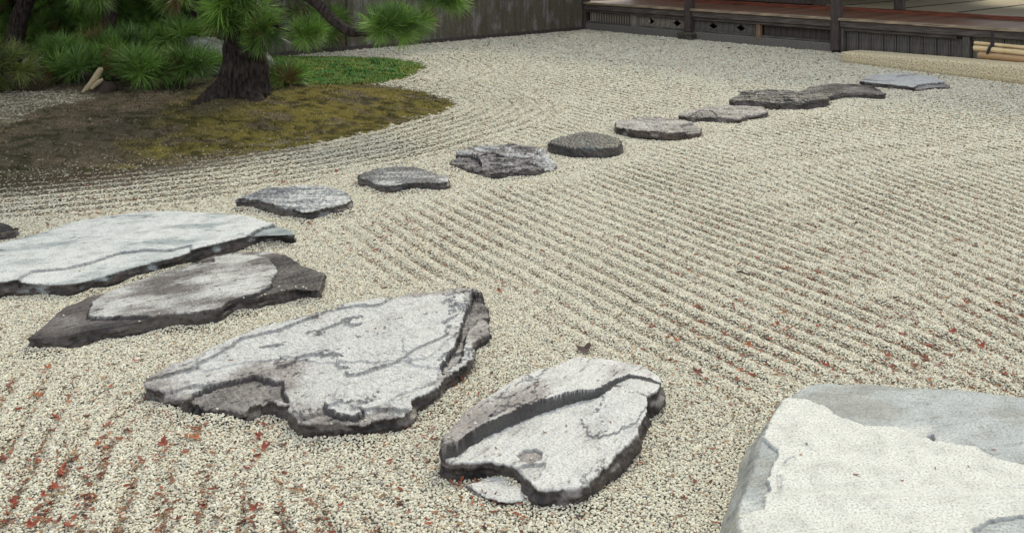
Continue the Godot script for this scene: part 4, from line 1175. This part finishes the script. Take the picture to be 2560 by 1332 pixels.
func inside_stone(q: Vector2) -> bool:
	var s := stone_map[cell_of(q.x, q.y)]
	return s >= 0 and Geometry2D.is_point_in_polygon(q, stones[s])

func make_litter() -> void:
	var leaves := []
	for i in 4: leaves.append(leaf_mesh(i + 1))
	var mats := [M.leaf_red, M.leaf_brown, M.leaf_red, M.leaf_orange, M.leaf_brown, M.leaf_red]
	var zones := [
		[poly([-1734, 3689, -1802, 3541, -1682, 3488, -1539, 3326, -1514, 3239, -1338, 3239, -1248, 3216, -1311, 3122, -1024, 3216, -1014, 3172, -1106, 3134, -1085, 3083, -1578, 3066, -1486, 3040, -1364, 3003, -1353, 2967, -777, 3110, -1260, 2930, -1339, 2891, -1347, 2840, -1422, 2819, -1331, 2762, -1207, 2689, -1242, 2700, -1314, 2696, -921, 2709, -809, 2713, -723, 2770, -724, 2730, -1189, 3439, -1119, 3418, -1176, 3463, -1341, 3352, -817, 3185]), "curled red-brown leaf on the gravel below the rugged stone, lower left", "fallen leaves on the gravel at lower left", 0.036],
		[poly([1600, 5081, 1335, 4827, 1468, 4724, 1412, 4483, 1702, 4746, 823, 4321, 964, 4321, 1158, 4220, 979, 4077, 1101, 4098, 1135, 4047, 1258, 4068, 856, 4011, 900, 3970, 935, 3896, 570, 4056, 626, 3962, 657, 3915, 689, 4068, 792, 3773, 831, 3724, 682, 3652, 705, 3595, 1179, 3724, 1436, 3781, 1504, 3699, 1580, 3781, 1621, 3724, 1652, 3915, 1843, 3877, 1820, 3652, 2124, 4167, 2163, 4275, 1795, 4019, 1644, 4180, 1992, 4331, 1720, 4252]), "curled red-orange leaf in a raked furrow above the large corner slab", "fallen leaves in the furrows at right", 0.036],
		[poly([-1141, 5567, -2315, 6062, -1614, 6766, -1511, 6511, -1281, 6813, -1222, 6872, -877, 7358, -727, 5141, -588, 5591, -54, 4483, 18, 4529, 109, 4483, -181, 3589, -169, 3638, -222, 3655, 669, 7525, 736, 7583, -116, 3383, -81, 2852, -111, 2883, -57, 2831]), "small red leaf on the gravel among the stepping stones", "fallen leaves among the stepping stones", 0.036],
	]
	for z in zones:
		for q in z[0]:
			var o := part("fallen_leaf", leaves[rng.randi() % 4], mats[rng.randi() % 6])
			var s: float = z[3] * rng.randf_range(0.7, 1.25)
			o.transform = Transform3D((Basis(Vector3.UP, rng.randf() * TAU) * Basis(Vector3.RIGHT, rng.randf_range(-0.35, 0.35))).scaled(Vector3.ONE * s), Vector3(q.x, ground_h(q.x, q.y) + 0.008, -q.y))
			var l: String = z[1]
			if z[0] == zones[0][0]:
				l = "curled red-brown leaf just below the pointed end of the rugged stone" if q.y > 3.38 else "curled red-brown leaf on the gravel near the lower left corner" if q.x < -0.95 else "curled red-brown leaf in the furrows left of the stone with the raised ledge"
			elif z[0] == zones[1][0]:
				l = "red-orange leaf in the furrows by the right edge, above the corner slab" if q.x > 1.62 else "red-orange leaf caught in the furrows in the middle of the raked field" if q.y > 4.25 else "red-orange leaf in the furrows between the ledged stone and the corner slab"
			tag(o, l, "leaf", l.replace("leaf", "leaves").replace("curled ", ""))
	# single things one can point at
	var dark := part("fallen_leaf", leaves[1], M.leaf_dark, self, g3(0.285, 0.012, 3.85), Vector3(0.1, 0.5, 0.1))
	dark.scale = Vector3(0.085, 0.03, 0.07)
	tag(dark, "dark brown curled leaf just behind the stone with the raised ledge", "leaf")
	var tw := part("twig", tube([Vector3(-0.03, 0.01, -0.01), Vector3(0.0, 0.014, 0.0), Vector3(0.035, 0.008, 0.012)], [0.004, 0.005, 0.003], 6, 0.1), M.leaf_dark, self, g3(1.10, 0.005, 4.72), Vector3(0, -0.4, 0))
	tag(tw, "short dark twig lying across the raked furrows in the middle of the gravel", "twig")
	# bits of leaf, bark and needles caught in the furrows
	var b := PackedFloat32Array()
	var n := 0
	while n < 12000:
		var f := 2.3 + 9.0 * pow(rng.randf(), 1.4)
		var x := rng.randf_range(-1.0, 1.0) * (0.54 * f + 0.2)
		var dens := 0.22 + 0.9 * sstep(-0.05, 0.35, broad.get_noise_2d(x * 60.0 + 300.0, f * 60.0)) + 0.5 * sstep(-0.5, -1.4, x) * sstep(3.6, 2.8, f) + 0.9 * sstep(0.2, 1.4, x) * sstep(7.0, 5.0, f)
		if rng.randf() > dens: continue
		var y := ground_h(x, f)
		if y > -0.004 and rng.randf() < 0.85: continue
		if isl(x, f) > -0.1: continue
		var s := stone_map[cell_of(x, f)]
		if s >= 0 and Geometry2D.is_point_in_polygon(Vector2(x, f), stones[s]): continue
		var size := rng.randf_range(0.007, 0.024)
		var col: Color = [Color(0.26, 0.075, 0.045), Color(0.22, 0.10, 0.06), Color(0.30, 0.14, 0.08), Color(0.10, 0.055, 0.045), Color(0.30, 0.21, 0.12)][rng.randi() % 5]
		put(b, Transform3D((Basis(Vector3.UP, rng.randf() * TAU) * Basis(Vector3.RIGHT, rng.randfn() * 0.5)).scaled(Vector3.ONE * size), Vector3(x, y + 0.007, -f)), col * rng.randf_range(0.7, 1.2))
		n += 1
	for z in zones:
		for q in z[0]:
			var along := Vector2(0.22, -0.975) if q.x < -0.2 else Vector2(0.52, -0.854)
			for i in 7:
				var o: Vector2 = q + along * rng.randfn() * 0.15 + Vector2(-along.y, along.x) * rng.randfn() * 0.016
				var y := ground_h(o.x, o.y)
				if y > 0.001 or inside_stone(o): continue
				put(b, Transform3D((Basis(Vector3.UP, rng.randf() * TAU) * Basis(Vector3.RIGHT, rng.randfn() * 0.5)).scaled(Vector3.ONE * rng.randf_range(0.010, 0.030)), Vector3(o.x, y + 0.007, -o.y)), [Color(0.30, 0.080, 0.045), Color(0.36, 0.125, 0.06), Color(0.22, 0.085, 0.055)][rng.randi() % 3] * rng.randf_range(0.7, 1.2))
	# dry needles and scraps lying on the moss
	for i in 1500:
		var x := rng.randf_range(-5.0, -0.6)
		var f := rng.randf_range(7.0, 13.5)
		var d := isl(x, f)
		if d < 0.03: continue
		put(b, Transform3D((Basis(Vector3.UP, rng.randf() * TAU)).scaled(Vector3(rng.randf_range(0.02, 0.06), 0.012, 0.012)), Vector3(x, mound(x, f, d) + 0.014, -f)), [Color(0.24, 0.15, 0.08), Color(0.33, 0.25, 0.14), Color(0.14, 0.09, 0.06)][rng.randi() % 3])
	for at in perch_leaf:
		put(b, Transform3D((Basis(Vector3.UP, rng.randf() * TAU)).scaled(Vector3.ONE * rng.randf_range(0.008, 0.02)), at + Vector3(0, 0.001, 0)), Color(0.22, 0.09, 0.05))
	# and gathered under the edges of the near stones
	for s in 9:
		var p: PackedVector2Array = stones[s]
		for i in 70:
			var k := rng.randi() % p.size()
			var q := p[k].lerp(p[(k + 1) % p.size()], rng.randf())
			var o := q + Vector2(rng.randfn(), rng.randfn()) * 0.035
			if Geometry2D.is_point_in_polygon(o, p): continue
			put(b, Transform3D((Basis(Vector3.UP, rng.randf() * TAU)).scaled(Vector3.ONE * rng.randf_range(0.008, 0.022)), Vector3(o.x, 0.009, -o.y)), [Color(0.26, 0.07, 0.035), Color(0.18, 0.09, 0.05), Color(0.10, 0.11, 0.04)][rng.randi() % 3])
	scatter("leaf_litter", flake_mesh(), M.tuft, b, b.size() / 16, self, "reddish scraps of leaf and bark caught in the gravel furrows", "leaf litter")
